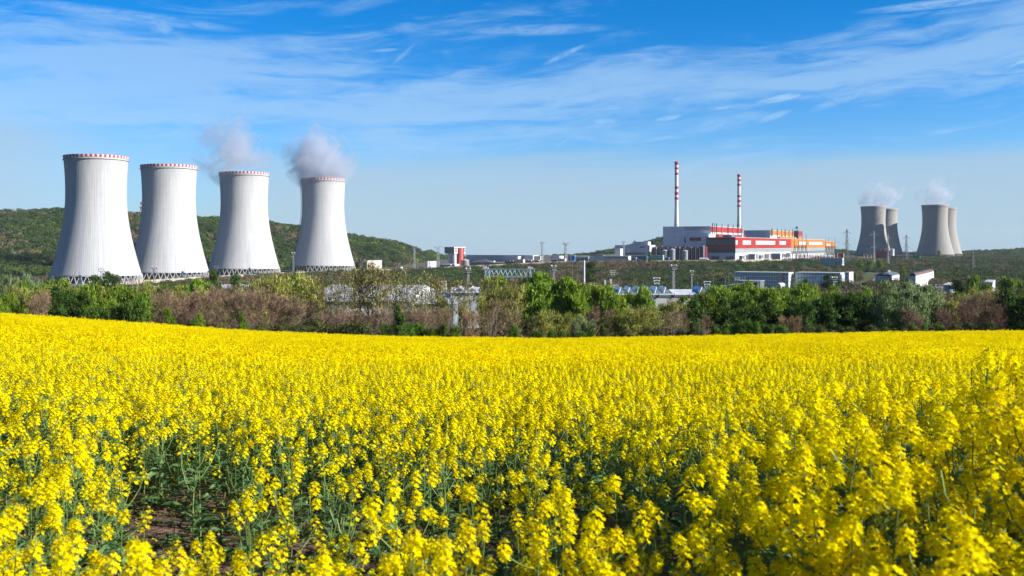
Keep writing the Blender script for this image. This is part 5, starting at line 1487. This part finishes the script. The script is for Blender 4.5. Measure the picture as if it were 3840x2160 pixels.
# ------------------------------------------------------------------ trees and shrubs
M_BARK = mat("grey_bark", (.10, .085, .065), rough=.9, var=.3, scale=2, rnd=.15)
M_BARKO = mat("olive_bark", (.22, .185, .095), rough=.9, var=.3, scale=2, rnd=.15)
M_BARKP = mat("pale_bark", (.36, .31, .25), rough=.85, var=.3, scale=2, rnd=.1)
def leafmat(n, c, c2, tr=.30, rnd=.22): return mat(n, c, rough=.6, var=.2, scale=1.1, spec=.2, trans=tr, col2=c2, rnd=rnd, detail=2)
LM = {
 'green': leafmat("leaves_green", (.235, .330, .026), (.105, .185, .018)),
 'dark': leafmat("leaves_dark_green", (.085, .155, .018), (.030, .065, .012)),
 'poplar': leafmat("leaves_fresh_green", (.260, .370, .024), (.125, .220, .018)),
 'willow': leafmat("leaves_silver_green", (.27, .33, .14), (.15, .21, .08)),
 'olive': leafmat("leaves_olive", (.400, .400, .075), (.220, .225, .050)),
 'birch': leafmat("leaves_birch", (.380, .340, .075), (.20, .18, .055)),
 'hedge': leafmat("leaves_hedge", (.130, .225, .020), (.050, .105, .014)),
 'scrub': leafmat("leaves_scrub", (.13, .145, .040), (.065, .072, .028)),
 'brown': mat("twigs_brown", (.31, .22, .14), rough=.9, var=.3, scale=1.5, rnd=.2, col2=(.15, .090, .058)),
 'tan': mat("twigs_tan", (.42, .285, .145), rough=.9, var=.3, scale=1.5, rnd=.15, col2=(.21, .135, .075)),
 'pale': mat("twigs_pale", (.30, .22, .13), rough=.9, var=.3, scale=1.5, rnd=.15, col2=(.17, .12, .07)),
 'plum': mat("twigs_plum", (.30, .185, .125), rough=.9, var=.3, scale=1.5, rnd=.15, col2=(.16, .09, .07)),
}
#        H  W(half width) hb   limbs stems leaf n  size  sigma twigs
KIND = {
 'green':  (10, 3.3, .12, 16, 2, 3300, .34, .50, 150),
 'dark':   (10, 3.5, .04, 16, 2, 3600, .36, .52, 80),
 'poplar': (10, 2.0, .12, 20, 2, 2600, .32, .40, 160),
 'willow': (10, 4.0, .10, 18, 3, 3600, .32, .52, 260),
 'olive':  (10, 3.0, .10, 16, 3, 1900, .26, .55, 700),
 'birch':  (10, 1.5, .34, 15, 1,  260, .19, .42, 300),
 'hedge':  (10, 6.5, .00, 18, 4, 4200, .50, .80, 60),
 'scrub':  (10, 6.0, .00, 16, 5, 2600, .46, .80, 900),
 'brown':  (10, 3.3, .10, 18, 8,    0, .2, .5, 2700),
 'plum':   (10, 4.6, .02, 14, 9,    0, .2, .5, 3200),
 'tan':    (10, 5.2, .02, 14, 9,    0, .2, .5, 3600),
 'pale':   (10, 3.8, .08, 12, 4,  160, .22, .6, 1500),
}
def make_tree(kind, seed):
    Ht, W, hb, nl, stems, nleaf, ls, sg, ntw = KIND[kind]
    R = random.Random(seed); rng = np.random.default_rng(seed)
    wood = MB(); tips = []; segs = []
    def prof(t):
        t = min(1, max(0, t))
        if kind == 'poplar': return max(.08, sin(pi * min(1, .12 + t*.88)) ** .6)
        if kind == 'birch': return max(.05, (1 - t) ** .7 * min(1, .25 + t*3))
        if kind in ('hedge', 'scrub', 'tan', 'plum'): return sqrt(max(0.0, 1 - t ** 2.2))
        return max(.10, sin(pi * (.10 + .90*t) ** .85) ** .7)
    lob = [(R.uniform(0, 2*pi), R.uniform(-.28, .22), R.randint(2, 4)) for _ in range(3)]
    def outl(a): return 1 + sum(am * sin(k*a + ph) for ph, am, k in lob) * .55
    for s in range(stems):
        a = 2*pi*s/stems + R.uniform(-.5, .5)
        off = 0 if stems == 1 else R.uniform(.05, .35) * (W*.35)
        lean = 0 if stems == 1 else R.uniform(.10, .62) * W * (.9 if kind in ('tan', 'plum', 'hedge', 'scrub', 'brown') else .45)
        top = Ht * (1 if s == 0 else R.uniform(.72, .98))
        if kind in ('tan', 'plum', 'hedge', 'scrub'): top = Ht * max(.35, sqrt(max(.05, 1 - (lean/W)**2))) * R.uniform(.8, 1)
        P = []; n = 7
        wob = (R.gauss(0, .12), R.gauss(0, .12))
        for i in range(n + 1):
            t = i/n
            P.append(np.array([cos(a)*(off + lean*t**1.2) + wob[0]*sin(3*t)*2, sin(a)*(off + lean*t**1.2) + wob[1]*sin(3*t + 1)*2, top*t*.97]))
        r0 = (.16 if kind in ('green', 'dark', 'olive', 'willow', 'pale') else .10) * (1 if stems < 4 else .6)
        if kind == 'birch': r0 = .115
        for i in range(n):
            wood.tube(P[i], P[i+1], r0*(1 - i/n*.85), r0*(1 - (i+1)/n*.85), n=5, cap=False)
        k_l = max(3, nl // stems + (2 if stems > 2 else 0))
        for k in range(k_l):
            t = hb + (1 - hb) * (k + R.random()) / k_l * .97
            i = min(n-1, int(t*n)); f = t*n - i
            p = P[i]*(1-f) + P[i+1]*f
            aa = k*2.4 + R.uniform(-.6, .6) + s
            tt = (t - hb) / (1 - hb)
            want = W * prof(tt) * outl(aa) * R.uniform(.72, 1.05)
            up = want * (R.uniform(.15, .5) if kind not in ('poplar', 'birch', 'brown', 'tan', 'plum') else R.uniform(.7, 1.3))
            q = np.array([cos(aa)*want, sin(aa)*want, min(Ht*1.0, p[2] + up)])
            if stems > 1: q[:2] = q[:2]*.75 + p[:2]*.55
            m = p*.5 + q*.5 + np.array([0, 0, -want*.08])
            rr = max(.018, r0*.42*(1 - t*.6))
            wood.tube(p, m, rr, rr*.7, n=4, cap=False); wood.tube(m, q, rr*.7, rr*.25, n=4, cap=False)
            segs.append((p, m)); segs.append((m, q))
            for g in range(5):
                u = R.uniform(.25, 1.05); b = (p*(1-u) + q*u)
                c = b + np.array([R.gauss(0, .35), R.gauss(0, .35), abs(R.gauss(.15, .35))]) * (W/3.3) ** .5
                c[2] = min(c[2], Ht*1.03)
                wood.tube(b, c, rr*.3, rr*.12, n=3, cap=False)
                tips.append(c); segs.append((b, c))
        tips.append(P[-1]); segs.append((P[-2], P[-1])); segs.append((P[-3], P[-2]))
    crown = MB(); tips = np.array(tips)
    lm = LM['pale' if kind == 'pale' else kind]; mats_ = [lm, M_BARKO if kind in ("olive", "willow", "green", "poplar") else M_BARK]
    if nleaf:
        pick = rng.integers(0, len(tips), nleaf)
        dens = rng.uniform(.3, 1, len(tips)); pick = rng.choice(len(tips), nleaf, p=dens/dens.sum())
        C = tips[pick] + rng.normal(0, sg, (nleaf, 3)) * np.array([1, 1, .75])
        C[:, 2] = np.clip(C[:, 2], .15, Ht*1.06)
        ctr = np.array([0, 0, Ht*.45]); nr = C - ctr; nr /= (np.linalg.norm(nr, axis=1)[:, None] + 1e-6)
        ns_ = int(nleaf * {'poplar': .65, 'olive': .6, 'willow': .6, 'green': .5, 'birch': .3, 'dark': .25}.get(kind, .15))
        V, Fq = rand_quads(rng, C[ns_:], ls * rng.uniform(.6, 1.25, nleaf - ns_), asp=.8, up=.3, nrm=nr[ns_:]*.9)
        crown.add_np(V, Fq, 0)
        # upward sprays of leaves
        D = rng.normal(0, .28, (ns_, 3)) + nr[:ns_] * .35; D[:, 2] = np.abs(D[:, 2]) + .8
        D *= (ls * rng.uniform(1.3, 2.6, ns_))[:, None]
        V, Fq = blades(rng, C[:ns_] - D*.5, C[:ns_] + D*.5, ls * .62)
        crown.add_np(V, Fq, 0)
    if ntw:
        S = rng.integers(0, len(segs), ntw); f = rng.random(ntw)[:, None]
        A_ = np.array([segs[i][0] for i in S]); B_ = np.array([segs[i][1] for i in S])
        P0 = A_*(1-f) + B_*f
        if kind in ('brown', 'tan', 'plum', 'pale'):
            P0 = P0 + rng.normal(0, .22, P0.shape)
        d = rng.normal(0, .5, (ntw, 3)); d[:, 2] = np.abs(d[:, 2]) * 1.1 + .25
        outw = P0.copy(); outw[:, 2] = 0; outw /= (np.linalg.norm(outw, axis=1)[:, None] + .3)
        d = d + outw * .5
        L = rng.uniform(.35, 1.0, ntw)[:, None] * (1 if kind not in ('birch',) else .8)
        P1 = P0 + d * L; P1[:, 2] = np.clip(P1[:, 2], .1, Ht*1.05)
        w = {'birch': .035, 'brown': .060, 'tan': .055, 'plum': .055, 'pale': .05}.get(kind, .045)
        V, Fq = blades(rng, P0, P1, w)
        crown.add_np(V, Fq, 1 if nleaf and kind != 'pale' else 0)
    wm = M_BARKP if kind in ('pale', 'birch') and seed % 2 else M_BARK
    return wood.mesh("trunk", [wm]), crown.mesh("crown", mats_)

TREES = {k: [make_tree(k, 1000 + i*17 + j) for j in range(4)] for i, k in enumerate(KIND)}
DESC = {'green': ("leafy_tree", "leafy mid-green tree", "tree"), 'dark': ("leafy_tree", "dense dark green tree", "tree"), 'poplar': ("poplar_tree", "upright fresh green poplar", "tree"),
        'willow': ("willow_tree", "loose silver-green willow", "tree"), 'olive': ("young_tree", "half-leafed olive-green tree", "tree"), 'birch': ("birch_tree", "thin birch with sparse leaves", "tree"),
        'hedge': ("leafy_bush", "low bright green bush", "bush"), 'scrub': ("dark_bush", "low dark olive bush", "bush"), 'brown': ("bare_tree", "leafless reddish-brown tree", "tree"),
        'plum': ("bare_bush", "leafless plum-brown bush", "bush"), 'tan': ("bare_bush", "rounded leafless tan bush", "bush"), 'pale': ("bare_tree", "open tree with pale bare limbs", "tree")}
LANDMARK = [(150, "below the wooded hill's high end"), (330, "below the first white tower's shaded side"), (540, "below the first white tower's sunlit side"), (780, "below the second white tower"),
            (1050, "below the third white tower"), (1340, "below the last white tower"), (1640, "in front of the long white-roofed shed"), (1840, "below the T-shaped silo tower"), (2020, "below the gantry crane"),
            (2170, "right of the gantry crane"), (2330, "below the pink conveyor bridge"), (2480, "below the sawtooth hall's near end"), (2700, "below the sawtooth hall's far end"), (2860, "below the long canopy"),
            (3010, "below the dark-spandrel office block"), (3200, "below the plain grey office block"), (3400, "below the half-shadowed beige tower"), (3560, "below the bright white ribbed hall"), (3720, "below the bare hillside"), (9999, "at the field corner past the white house")]
belt = []       # (kind, px, depth, top row, width factor)
RT = random.Random(77)
def zone(kind, p0, p1, step, d0, d1, r0, r1, w=1.0, jr=1.0):
    p = p0 + step*.4
    while p < p1:
        t = (p - p0) / max(1, p1 - p0)
        belt.append((kind, p + RT.uniform(-.3, .3)*step, RT.uniform(d0, d1), r0 + (r1 - r0)*t + RT.uniform(-14, 18)*jr, w * RT.uniform(.85, 1.15)))
        p += step
zone('green', -40, 70, 40, 150, 175, 1105, 1100); zone('olive', 40, 200, 36, 190, 240, 1080, 1085); zone('brown', 90, 180, 60, 150, 180, 1100, 1105, .8)
zone('willow', 10, 170, 30, 380, 440, 1030, 1036, .6); zone('green', 70, 210, 50, 300, 340, 1062, 1060, .8)
zone('scrub', 0, 200, 45, 136, 142, 1160, 1172, .8, .4)
zone('dark', 195, 330, 46, 152, 180, 1082, 1095, 1.1); zone('green', 270, 560, 42, 170, 215, 1075, 1085, 1.1); zone('olive', 220, 560, 60, 230, 290, 1062, 1068)
zone('green', 180, 260, 40, 420, 480, 1042, 1040, .8); zone('dark', 345, 440, 34, 480, 520, 1030, 1034, .9); zone('hedge', 330, 540, 50, 148, 160, 1130, 1150, .8)
zone('hedge', 240, 520, 70, 136, 142, 1192, 1215, .7, .4)
zone('green', 540, 800, 55, 330, 420, 1072, 1066); zone('poplar', 690, 800, 36, 300, 340, 1062, 1068)
zone('brown', 560, 700, 40, 148, 190, 1102, 1092, 1.0); zone('brown', 700, 1010, 31, 150, 200, 1084, 1080, 1.0); zone('olive', 560, 1000, 75, 160, 215, 1090, 1078, .8); zone('green', 600, 1000, 130, 145, 155, 1165, 1170, .7); zone('brown', 1010, 1160, 30, 150, 200, 1105, 1120)
zone('dark', 790, 830, 30, 420, 430, 1030, 1030, .7); zone('dark', 875, 915, 34, 400, 430, 1040, 1040, .8)
zone('hedge', 700, 780, 60, 138, 146, 1190, 1190, .5, .4)
zone('olive', 930, 1170, 34, 190, 240, 1050, 1030, 1.1); zone('green', 960, 1130, 60, 240, 290, 1048, 1040)
zone('scrub', 960, 1150, 60, 136, 142, 1206, 1206, 1.0, .4); zone('scrub', 1160, 1430, 62, 136, 142, 1192, 1205, 1.1, .5); zone('hedge', 980, 1020, 40, 133, 136, 1228, 1228, .5, .3)
zone('birch', 1150, 1330, 17, 165, 225, 1040, 1012, 1.0, 1.5); zone('birch', 1325, 1450, 13, 165, 220, 988, 998, 1.15, 1.3); zone('birch', 1450, 1640, 18, 165, 230, 1020, 1030, 1.1, 1.5); zone('birch', 1640, 1780, 22, 180, 230, 1040, 1050, 1.1)
zone('brown', 1150, 1690, 30, 150, 175, 1170, 1166, .85); zone('dark', 1480, 1530, 50, 146, 150, 1132, 1132, .75); zone('olive', 1180, 1210, 50, 200, 240, 1085, 1080, .7)
zone('hedge', 1440, 1700, 40, 134, 139, 1208, 1216, .6, .4)
zone('olive', 1640, 1810, 70, 185, 230, 1112, 1105, .7); zone('tan', 1735, 1790, 60, 137, 139, 1166, 1166, .75, .2); zone('tan', 1700, 1720, 30, 138, 140, 1205, 1205, .6, .2)
zone('birch', 1800, 1960, 24, 200, 240, 1035, 1040, 1.2); zone('poplar', 1828, 1900, 32, 230, 260, 1028, 1034); zone('pale', 1830, 1960, 42, 140, 160, 1120, 1118, 1.1)
zone('olive', 1850, 1990, 44, 170, 200, 1085, 1090); zone('hedge', 1900, 1960, 50, 134, 137, 1222, 1222, .5, .3)
zone('poplar', 1955, 2170, 21, 180, 250, 1062, 1058, 1.15); zone('poplar', 2000, 2060, 30, 240, 260, 1030, 1036, 1.1); zone('poplar', 2080, 2170, 28, 200, 240, 1070, 1066, 1.1); zone('scrub', 1960, 2160, 60, 155, 175, 1185, 1185, .8)
zone('olive', 2010, 2190, 36, 142, 160, 1172, 1170, 1.1); zone('willow', 2140, 2240, 34, 138, 146, 1182, 1182, .6); zone('hedge', 1990, 2240, 55, 133, 137, 1226, 1230, .55, .3)
zone('green', 2180, 2330, 26, 175, 240, 1094, 1104, .85, 1.6); zone('green', 2345, 2450, 30, 175, 240, 1108, 1122, .75, 1.2); zone('poplar', 2200, 2330, 34, 180, 230, 1074, 1080, 1.1, 1.4); zone('poplar', 2390, 2440, 40, 180, 230, 1086, 1090, 1.0); zone('brown', 2190, 2460, 90, 155, 175, 1165, 1165, .8)
zone('olive', 2290, 2460, 44, 140, 158, 1150, 1158, 1.2); zone('pale', 2460, 2640, 40, 142, 165, 1158, 1160, 1.1); zone('olive', 2440, 2640, 40, 170, 220, 1138, 1132); zone('scrub', 2240, 2640, 70, 133, 137, 1226, 1222, .7, .3)
zone('green', 2460, 2600, 40, 200, 250, 1126, 1130, .7, 1.0)
zone('dark', 2600, 2680, 34, 152, 170, 1118, 1105); zone('green', 2640, 3070, 28, 160, 235, 1090, 1100, 1.15, 1.3); zone('poplar', 2650, 3050, 46, 200, 250, 1076, 1080, 1.2); zone('dark', 2700, 3060, 60, 146, 160, 1128, 1135, 1.05)
zone('hedge', 2660, 2960, 52, 133, 138, 1212, 1210, .6, .4); zone('tan', 2925, 2990, 40, 136, 140, 1178, 1182, .6, .4); zone('pale', 2700, 2760, 60, 136, 140, 1186, 1186, .6)
zone('green', 2975, 3260, 60, 330, 420, 1076, 1080, .9)
zone('dark', 3060, 3330, 28, 150, 195, 1112, 1108, 1.1, 1.2); zone('green', 3070, 3320, 44, 170, 220, 1104, 1100, 1.0); zone('scrub', 3000, 3300, 60, 133, 137, 1215, 1215, .7, .4)
zone('willow', 3330, 3480, 44, 155, 190, 1062, 1072, 1.15); zone('willow', 3300, 3430, 50, 145, 155, 1115, 1120, .9); zone('olive', 3280, 3400, 40, 210, 250, 1082, 1080)
zone('plum', 3420, 3480, 50, 134, 138, 1172, 1176, .62, .3); zone('brown', 3380, 3440, 40, 140, 150, 1165, 1165, .8)
zone('hedge', 3300, 3560, 70, 131, 135, 1216, 1208, .5, .3)
zone('brown', 3480, 3770, 36, 155, 205, 1108, 1094, 1.1, 1.2); zone('olive', 3490, 3760, 62, 160, 200, 1112, 1104, .9); zone('pale', 3500, 3740, 75, 150, 170, 1130, 1120, .9); zone('plum', 3500, 3720, 90, 140, 152, 1145, 1140, .7); zone('olive', 3560, 3800, 40, 210, 260, 1082, 1078, 1.1, 1.4); zone('scrub', 3560, 3760, 60, 131, 136, 1200, 1196, .8, .4)
zone('green', 3620, 3860, 60, 300, 380, 1045, 1050, .8); zone('dark', 3570, 3610, 40, 330, 340, 1058, 1058, .8)
zone('dark', 3735, 3900, 34, 140, 170, 1108, 1100, 1.25); zone('brown', 3850, 3960, 40, 150, 180, 1100, 1100)

def place_trees():
    groups = {}
    for b in belt:
        lm = next(t for (x, t) in LANDMARK if b[1] < x)
        nm, ds, cat = DESC[b[0]]
        groups.setdefault((ds, lm), []).append(b)
    big = ["first", "second", "third", "fourth", "fifth", "sixth", "seventh", "eighth", "ninth", "tenth", "eleventh", "twelfth", "thirteenth", "fourteenth", "fifteenth", "sixteenth", "seventeenth", "eighteenth", "nineteenth", "twentieth", "twenty-first", "twenty-second", "twenty-third", "twenty-fourth", "twenty-fifth", "twenty-sixth", "twenty-seventh", "twenty-eighth"]
    for (ds, lm), L in groups.items():
        L.sort(key=lambda b: b[1])
        for i, (kind, px, d, row, w) in enumerate(L):
            nm, _, cat = DESC[kind]
            x = at(px, d); z = h1(x, d); hgt = max(1.2, zrow(row, d) - z)
            lab = "%s %s" % (ds, lm) + ("" if len(L) == 1 else ", %s from the left" % big[min(i, 27)])
            t = thing(nm, lab, cat, (x, d, z - .15), RT.uniform(0, 2*pi), ds + "s in the belt beyond the field")
            s = hgt / 10.0; sw = s * w if kind not in ('birch',) else s * w * .95
            t.scale = (sw, sw, s)
            a, b = TREES[kind][RT.randrange(4)]
            inst("trunk", a, t); inst("crown", b, t)
place_trees()
# the tall dark poplar at the beige towers and a few lone trees in the works
for (kind, px, d, row, w, lab) in (('poplar', 3521, 1900, 942, .9, "tall dark poplar standing before the steaming beige tower"), ('dark', 2437, 1290, 944, .7, "lone tree between blue container and mint tank cover"),
        ('dark', 3018, 600, 1047, .8, "round green tree before the grey office block's near end"), ('green', 3037, 640, 1058, .8, "yellow-green tree next to the round tree by the grey office"), ('dark', 3110, 620, 1030, 1.2, "broad tree hiding the middle of the plain grey office block"),
        ('dark', 3136, 610, 1028, 1.0, "tree beside the broad one at the grey office gable"), ('poplar', 3209, 960, 1022, 1.0, "small bright poplar behind the stepped office wing"), ('dark', 2210, 860, 984, 1.0, "dark bush-like tree behind the fat white post"), ('green', 3228, 1250, 972, 1.0, "leafy tree on the slope under the half-shadowed beige tower's shaded edge"),
        ('green', 3262, 1230, 975, 1.2, "second leafy tree on the slope under the half-shadowed beige tower"), ('green', 3300, 1240, 974, 1.3, "broad leafy tree on the slope under the pale pylons"), ('green', 3385, 1000, 1004, 1.2, "leafy tree behind the grey-fronted ribbed hall's stack"), ('dark', 3590, 1100, 1002, 1.1, "dark tree on the slope right of the ribbed halls")):
    x = at(px, d); z = h1(x, d); s = (zrow(row, d) - z) / 10
    nm, _, cat = DESC[kind]
    t = thing(nm, lab, cat, (x, d, z - .3), RT.uniform(0, 6)); t.scale = (s*w, s*w, s)
    a, b = TREES[kind][RT.randrange(4)]; inst("trunk", a, t); inst("crown", b, t)

# ------------------------------------------------------------------ far vegetation: stuff
def clump(seed, col, n, size, h, w, twig=0, tcol=None, dome=1.0):
    rng = np.random.default_rng(seed); mb = MB()
    a = rng.uniform(0, 2*pi, n); u = rng.random(n) ** .5; t = rng.random(n)
    # several lobes
    k = 5; lc = np.stack([rng.uniform(-.5, .5, k)*w, rng.uniform(-.5, .5, k)*w, rng.uniform(.35, .8, k)*h], 1); pk = rng.integers(0, k, n)
    d = rng.normal(size=(n, 3)); d /= np.linalg.norm(d, axis=1)[:, None]; d[:, 2] = d[:, 2]*.9
    C = lc[pk] + d * np.array([w*.42, w*.42, h*.30]) * rng.uniform(.75, 1.05, n)[:, None]
    C[:, 2] = np.clip(C[:, 2], .1*h, h)
    V, Fq = rand_quads(rng, C, size * rng.uniform(.6, 1.3, n), asp=.8, nrm=d*.9, up=.3); mb.add_np(V, Fq, 0)
    if twig:
        P0 = np.stack([rng.uniform(-.5, .5, twig)*w, rng.uniform(-.5, .5, twig)*w, np.zeros(twig)], 1); P1 = P0*1.3 + np.stack([rng.normal(0, .3, twig), rng.normal(0, .3, twig), rng.uniform(.5, 1, twig)*h], 1)
        V, Fq = blades(rng, P0, P1, size*.35); mb.add_np(V, Fq, 1)
    return mb.mesh("clump", [col, tcol or M_BARK])
FL_G = mat("forest_green", (.100, .152, .026), rough=.8, var=.3, scale=.25, trans=.2, rnd=.20, col2=(.055, .095, .017))
FL_D = mat("forest_dark", (.070, .120, .024), rough=.8, var=.3, scale=.25, trans=.2, rnd=.20, col2=(.040, .075, .018))
FL_B = mat("forest_brown", (.215, .165, .090), rough=.9, var=.3, scale=.3, trans=.1, rnd=.28, col2=(.125, .100, .058))
FL_Y = mat("forest_yellowgreen", (.24, .28, .040), rough=.8, var=.3, scale=.25, trans=.2, rnd=.25, col2=(.15, .19, .030))
big = [clump(40 + i, m, 300, 1.15, 10, 8.5, 12) for i, m in enumerate((FL_G, FL_G, FL_D, FL_D, FL_B, FL_B, FL_Y, FL_G))]
small = [clump(60 + i, m, 260, .50, 4.5, 5.0, 30) for i, m in enumerate((FL_G, FL_D, FL_D, FL_B, FL_B, FL_B, FL_Y, FL_G))]
def vnoise(x, y, s, seed):
    r = np.random.default_rng(seed); n = 0; tot = 0
    for o in range(4):
        a = r.uniform(0, 2*pi, 3); f = 2 ** o * s; amp = .6 ** o
        n = n + amp * (np.sin(x*f*np.cos(a[0]) + y*f*np.sin(a[0]) + a[1]) * np.sin(x*f*np.sin(a[2]) - y*f*np.cos(a[2]) + a[0])); tot += amp
    return n / tot
def wood_area(name, label, y0f, y1f, step, protos, sc, seed, cover, umin=-.72, umax=.66, fam=None):
    rng = np.random.default_rng(seed)
    ys = np.arange(140, 3300, step); P = []
    for y in ys:
        xs = np.arange(umin*y, umax*y, step); xs = xs + rng.uniform(-.5, .5, len(xs))*step; yy = y + rng.uniform(-.5, .5, len(xs))*step
        u = np.clip(xs/yy, -.78, .78); k = (yy > y0f(u)) & (yy < y1f(u)) & (rng.random(len(xs)) < cover(xs, yy, u))
        P.append(np.stack([xs[k], yy[k]], 1))
    P = np.concatenate(P); n = len(P)
    Z = H(P[:, 0], P[:, 1])
    nz = vnoise(P[:, 0], P[:, 1], fam[0], seed) + rng.normal(0, .15, n)
    bias = fam[1](P[:, 0], P[:, 1])
    v = nz + bias        # low: brown, middle: dark, high: green
    idx = np.where(v < -.22, rng.integers(4, 6, n) if protos is big else rng.integers(3, 6, n), np.where(v < .18, (rng.integers(2, 4, n) if protos is big else rng.integers(1, 3, n)), np.where(rng.random(n) < .10, 6, np.where(rng.random(n) < .5, 0, 7))))
    s = rng.uniform(sc[0], sc[1], n)
    scatter(name, np.stack([P[:, 0], P[:, 1], Z - .4], 1), np.stack([np.zeros(n), np.zeros(n), rng.uniform(0, 6.28, n)], 1), np.stack([s, s, s*rng.uniform(.8, 1.15, n)], 1), idx, source_collection(name + "_src", protos), label)
    print(name, n)
I = lambda arr: (lambda u: np.interp(u, UU, arr))
def excluded(x, y):
    px = 1920 + x / y * F
    e = np.zeros(x.shape, bool)
    for (a, b, c, d) in ((1140, 1860, 225, 500), (2290, 2715, 290, 480), (690, 895, 470, 540), (2742, 3212, 820, 985), (2742, 2960, 780, 840), (3190, 3280, 780, 985), (3030, 3200, 680, 745), (3268, 3400, 800, 920), (3395, 3515, 690, 850), (3455, 3610, 630, 790),
                         (3525, 3590, 550, 600), (3680, 3745, 590, 640), (1805, 2010, 738, 765), (2135, 2325, 590, 612), (3195, 3250, 750, 780), (3225, 3335, 880, 1190)):
        e |= (px > a) & (px < b) & (y > c) & (y < d)
    return e
# the wooded hill behind the white towers and the far ridges
wood_area("forest", "mixed spring forest covering the hill and far ridges", lambda u: np.interp(u, UU, flat_d) + 20, lambda u: np.interp(u, UU, ridge_d) + 90, 8.6, big, (.75, 1.25), 3,
          lambda x, y, u: np.where(u < -.05, .95, np.where(y > 2450, .75, 0.0)), fam=(.012, lambda x, y: .02 + .38*np.clip((x + 700)/300, 0, 1) - .75*np.exp(-((x/y + .11)/.06)**2)*(y < 1640)))
# scrub on the terrace slope and in the hollow
wood_area("scrub", "mixed green and brown scrub covering the slope below the works", lambda u: np.full(u.shape, 250.), lambda u: np.interp(u, UU, crest_d) - 24, 5.2, small, (.55, 1.5), 8,
          lambda x, y, u: np.where(excluded(x, y), 0, np.clip(.80 + .3*vnoise(x, y, .02, 5), .35, 1) * np.clip((y - 200)/250, .35, 1)), fam=(.014, lambda x, y: -.03 - .22*np.exp(-((x/y - .02)/.09)**2)))
wood_area("slope_woods", "larger bushes and small trees mixed through the slope below the works", lambda u: np.full(u.shape, 520.), lambda u: np.interp(u, UU, crest_d) - 34, 12.0, big, (.45, .78), 21,
          lambda x, y, u: np.where(excluded(x, y), 0, np.clip(.25 + .9*vnoise(x, y, .011, 31), .0, .8)), fam=(.016, lambda x, y: .10 + 0*x))
wood_area("undergrowth", "dark undergrowth between the trees beyond the field", lambda u: np.full(u.shape, 142.), lambda u: np.full(u.shape, 260.), 4.2, small, (.35, .62), 9,
          lambda x, y, u: np.full(x.shape, .9), fam=(.05, lambda x, y: -.15 + 0*x))
# weedy patches on the plant yard behind the crest and the hillside on the right
wood_area("yard_scrub", "trees and scrub between the yard buildings and towards the beige towers", lambda u: np.interp(u, UU, crest_d) + 12, lambda u: np.interp(u, UU, flat_d), 9.5, small, (.8, 1.5), 12,
          lambda x, y, u: np.where(u < -.33, .75*(y > 1010), np.where((u > .40), .8, np.where((u > .315) & (y < 1750), .5, 0))) * (~((np.abs(x - 903) < 60) & (np.abs(y - 2372) < 70))) * (np.hypot(x - TOWERS[6][0], y - 2290) > 55) * (np.hypot(x - TOWERS[7][0], y - 2480) > 55) * (np.hypot(x - TOWERS[0][0], y - 953) > 58) * (np.hypot(x - TOWERS[1][0], y - 1065) > 58), fam=(.02, lambda x, y: -.05 + 0*x))
# ------------------------------------------------------------------ thin spring haze
def build_haze():
    m = bpy.data.materials.new("haze"); m.use_nodes = True
    t = NT(m.node_tree); m.node_tree.nodes.clear()
    pv = t.n('ShaderNodeVolumePrincipled'); pv.inputs['Color'].default_value = (.70, .86, 1.0, 1)
    pv.inputs['Density'].default_value = HAZE; pv.inputs['Anisotropy'].default_value = .0
    t.l(pv.outputs[0], t.n('ShaderNodeOutputMaterial').inputs['Volume'])
    mb = MB(); mb.box(-12700, 12700, -400, 14200, -320, 230)
    o = mb.build("haze", m); tag(o, "thin pale haze over the valley and works", kind='stuff')
HAZE = 3.2e-5
build_haze()
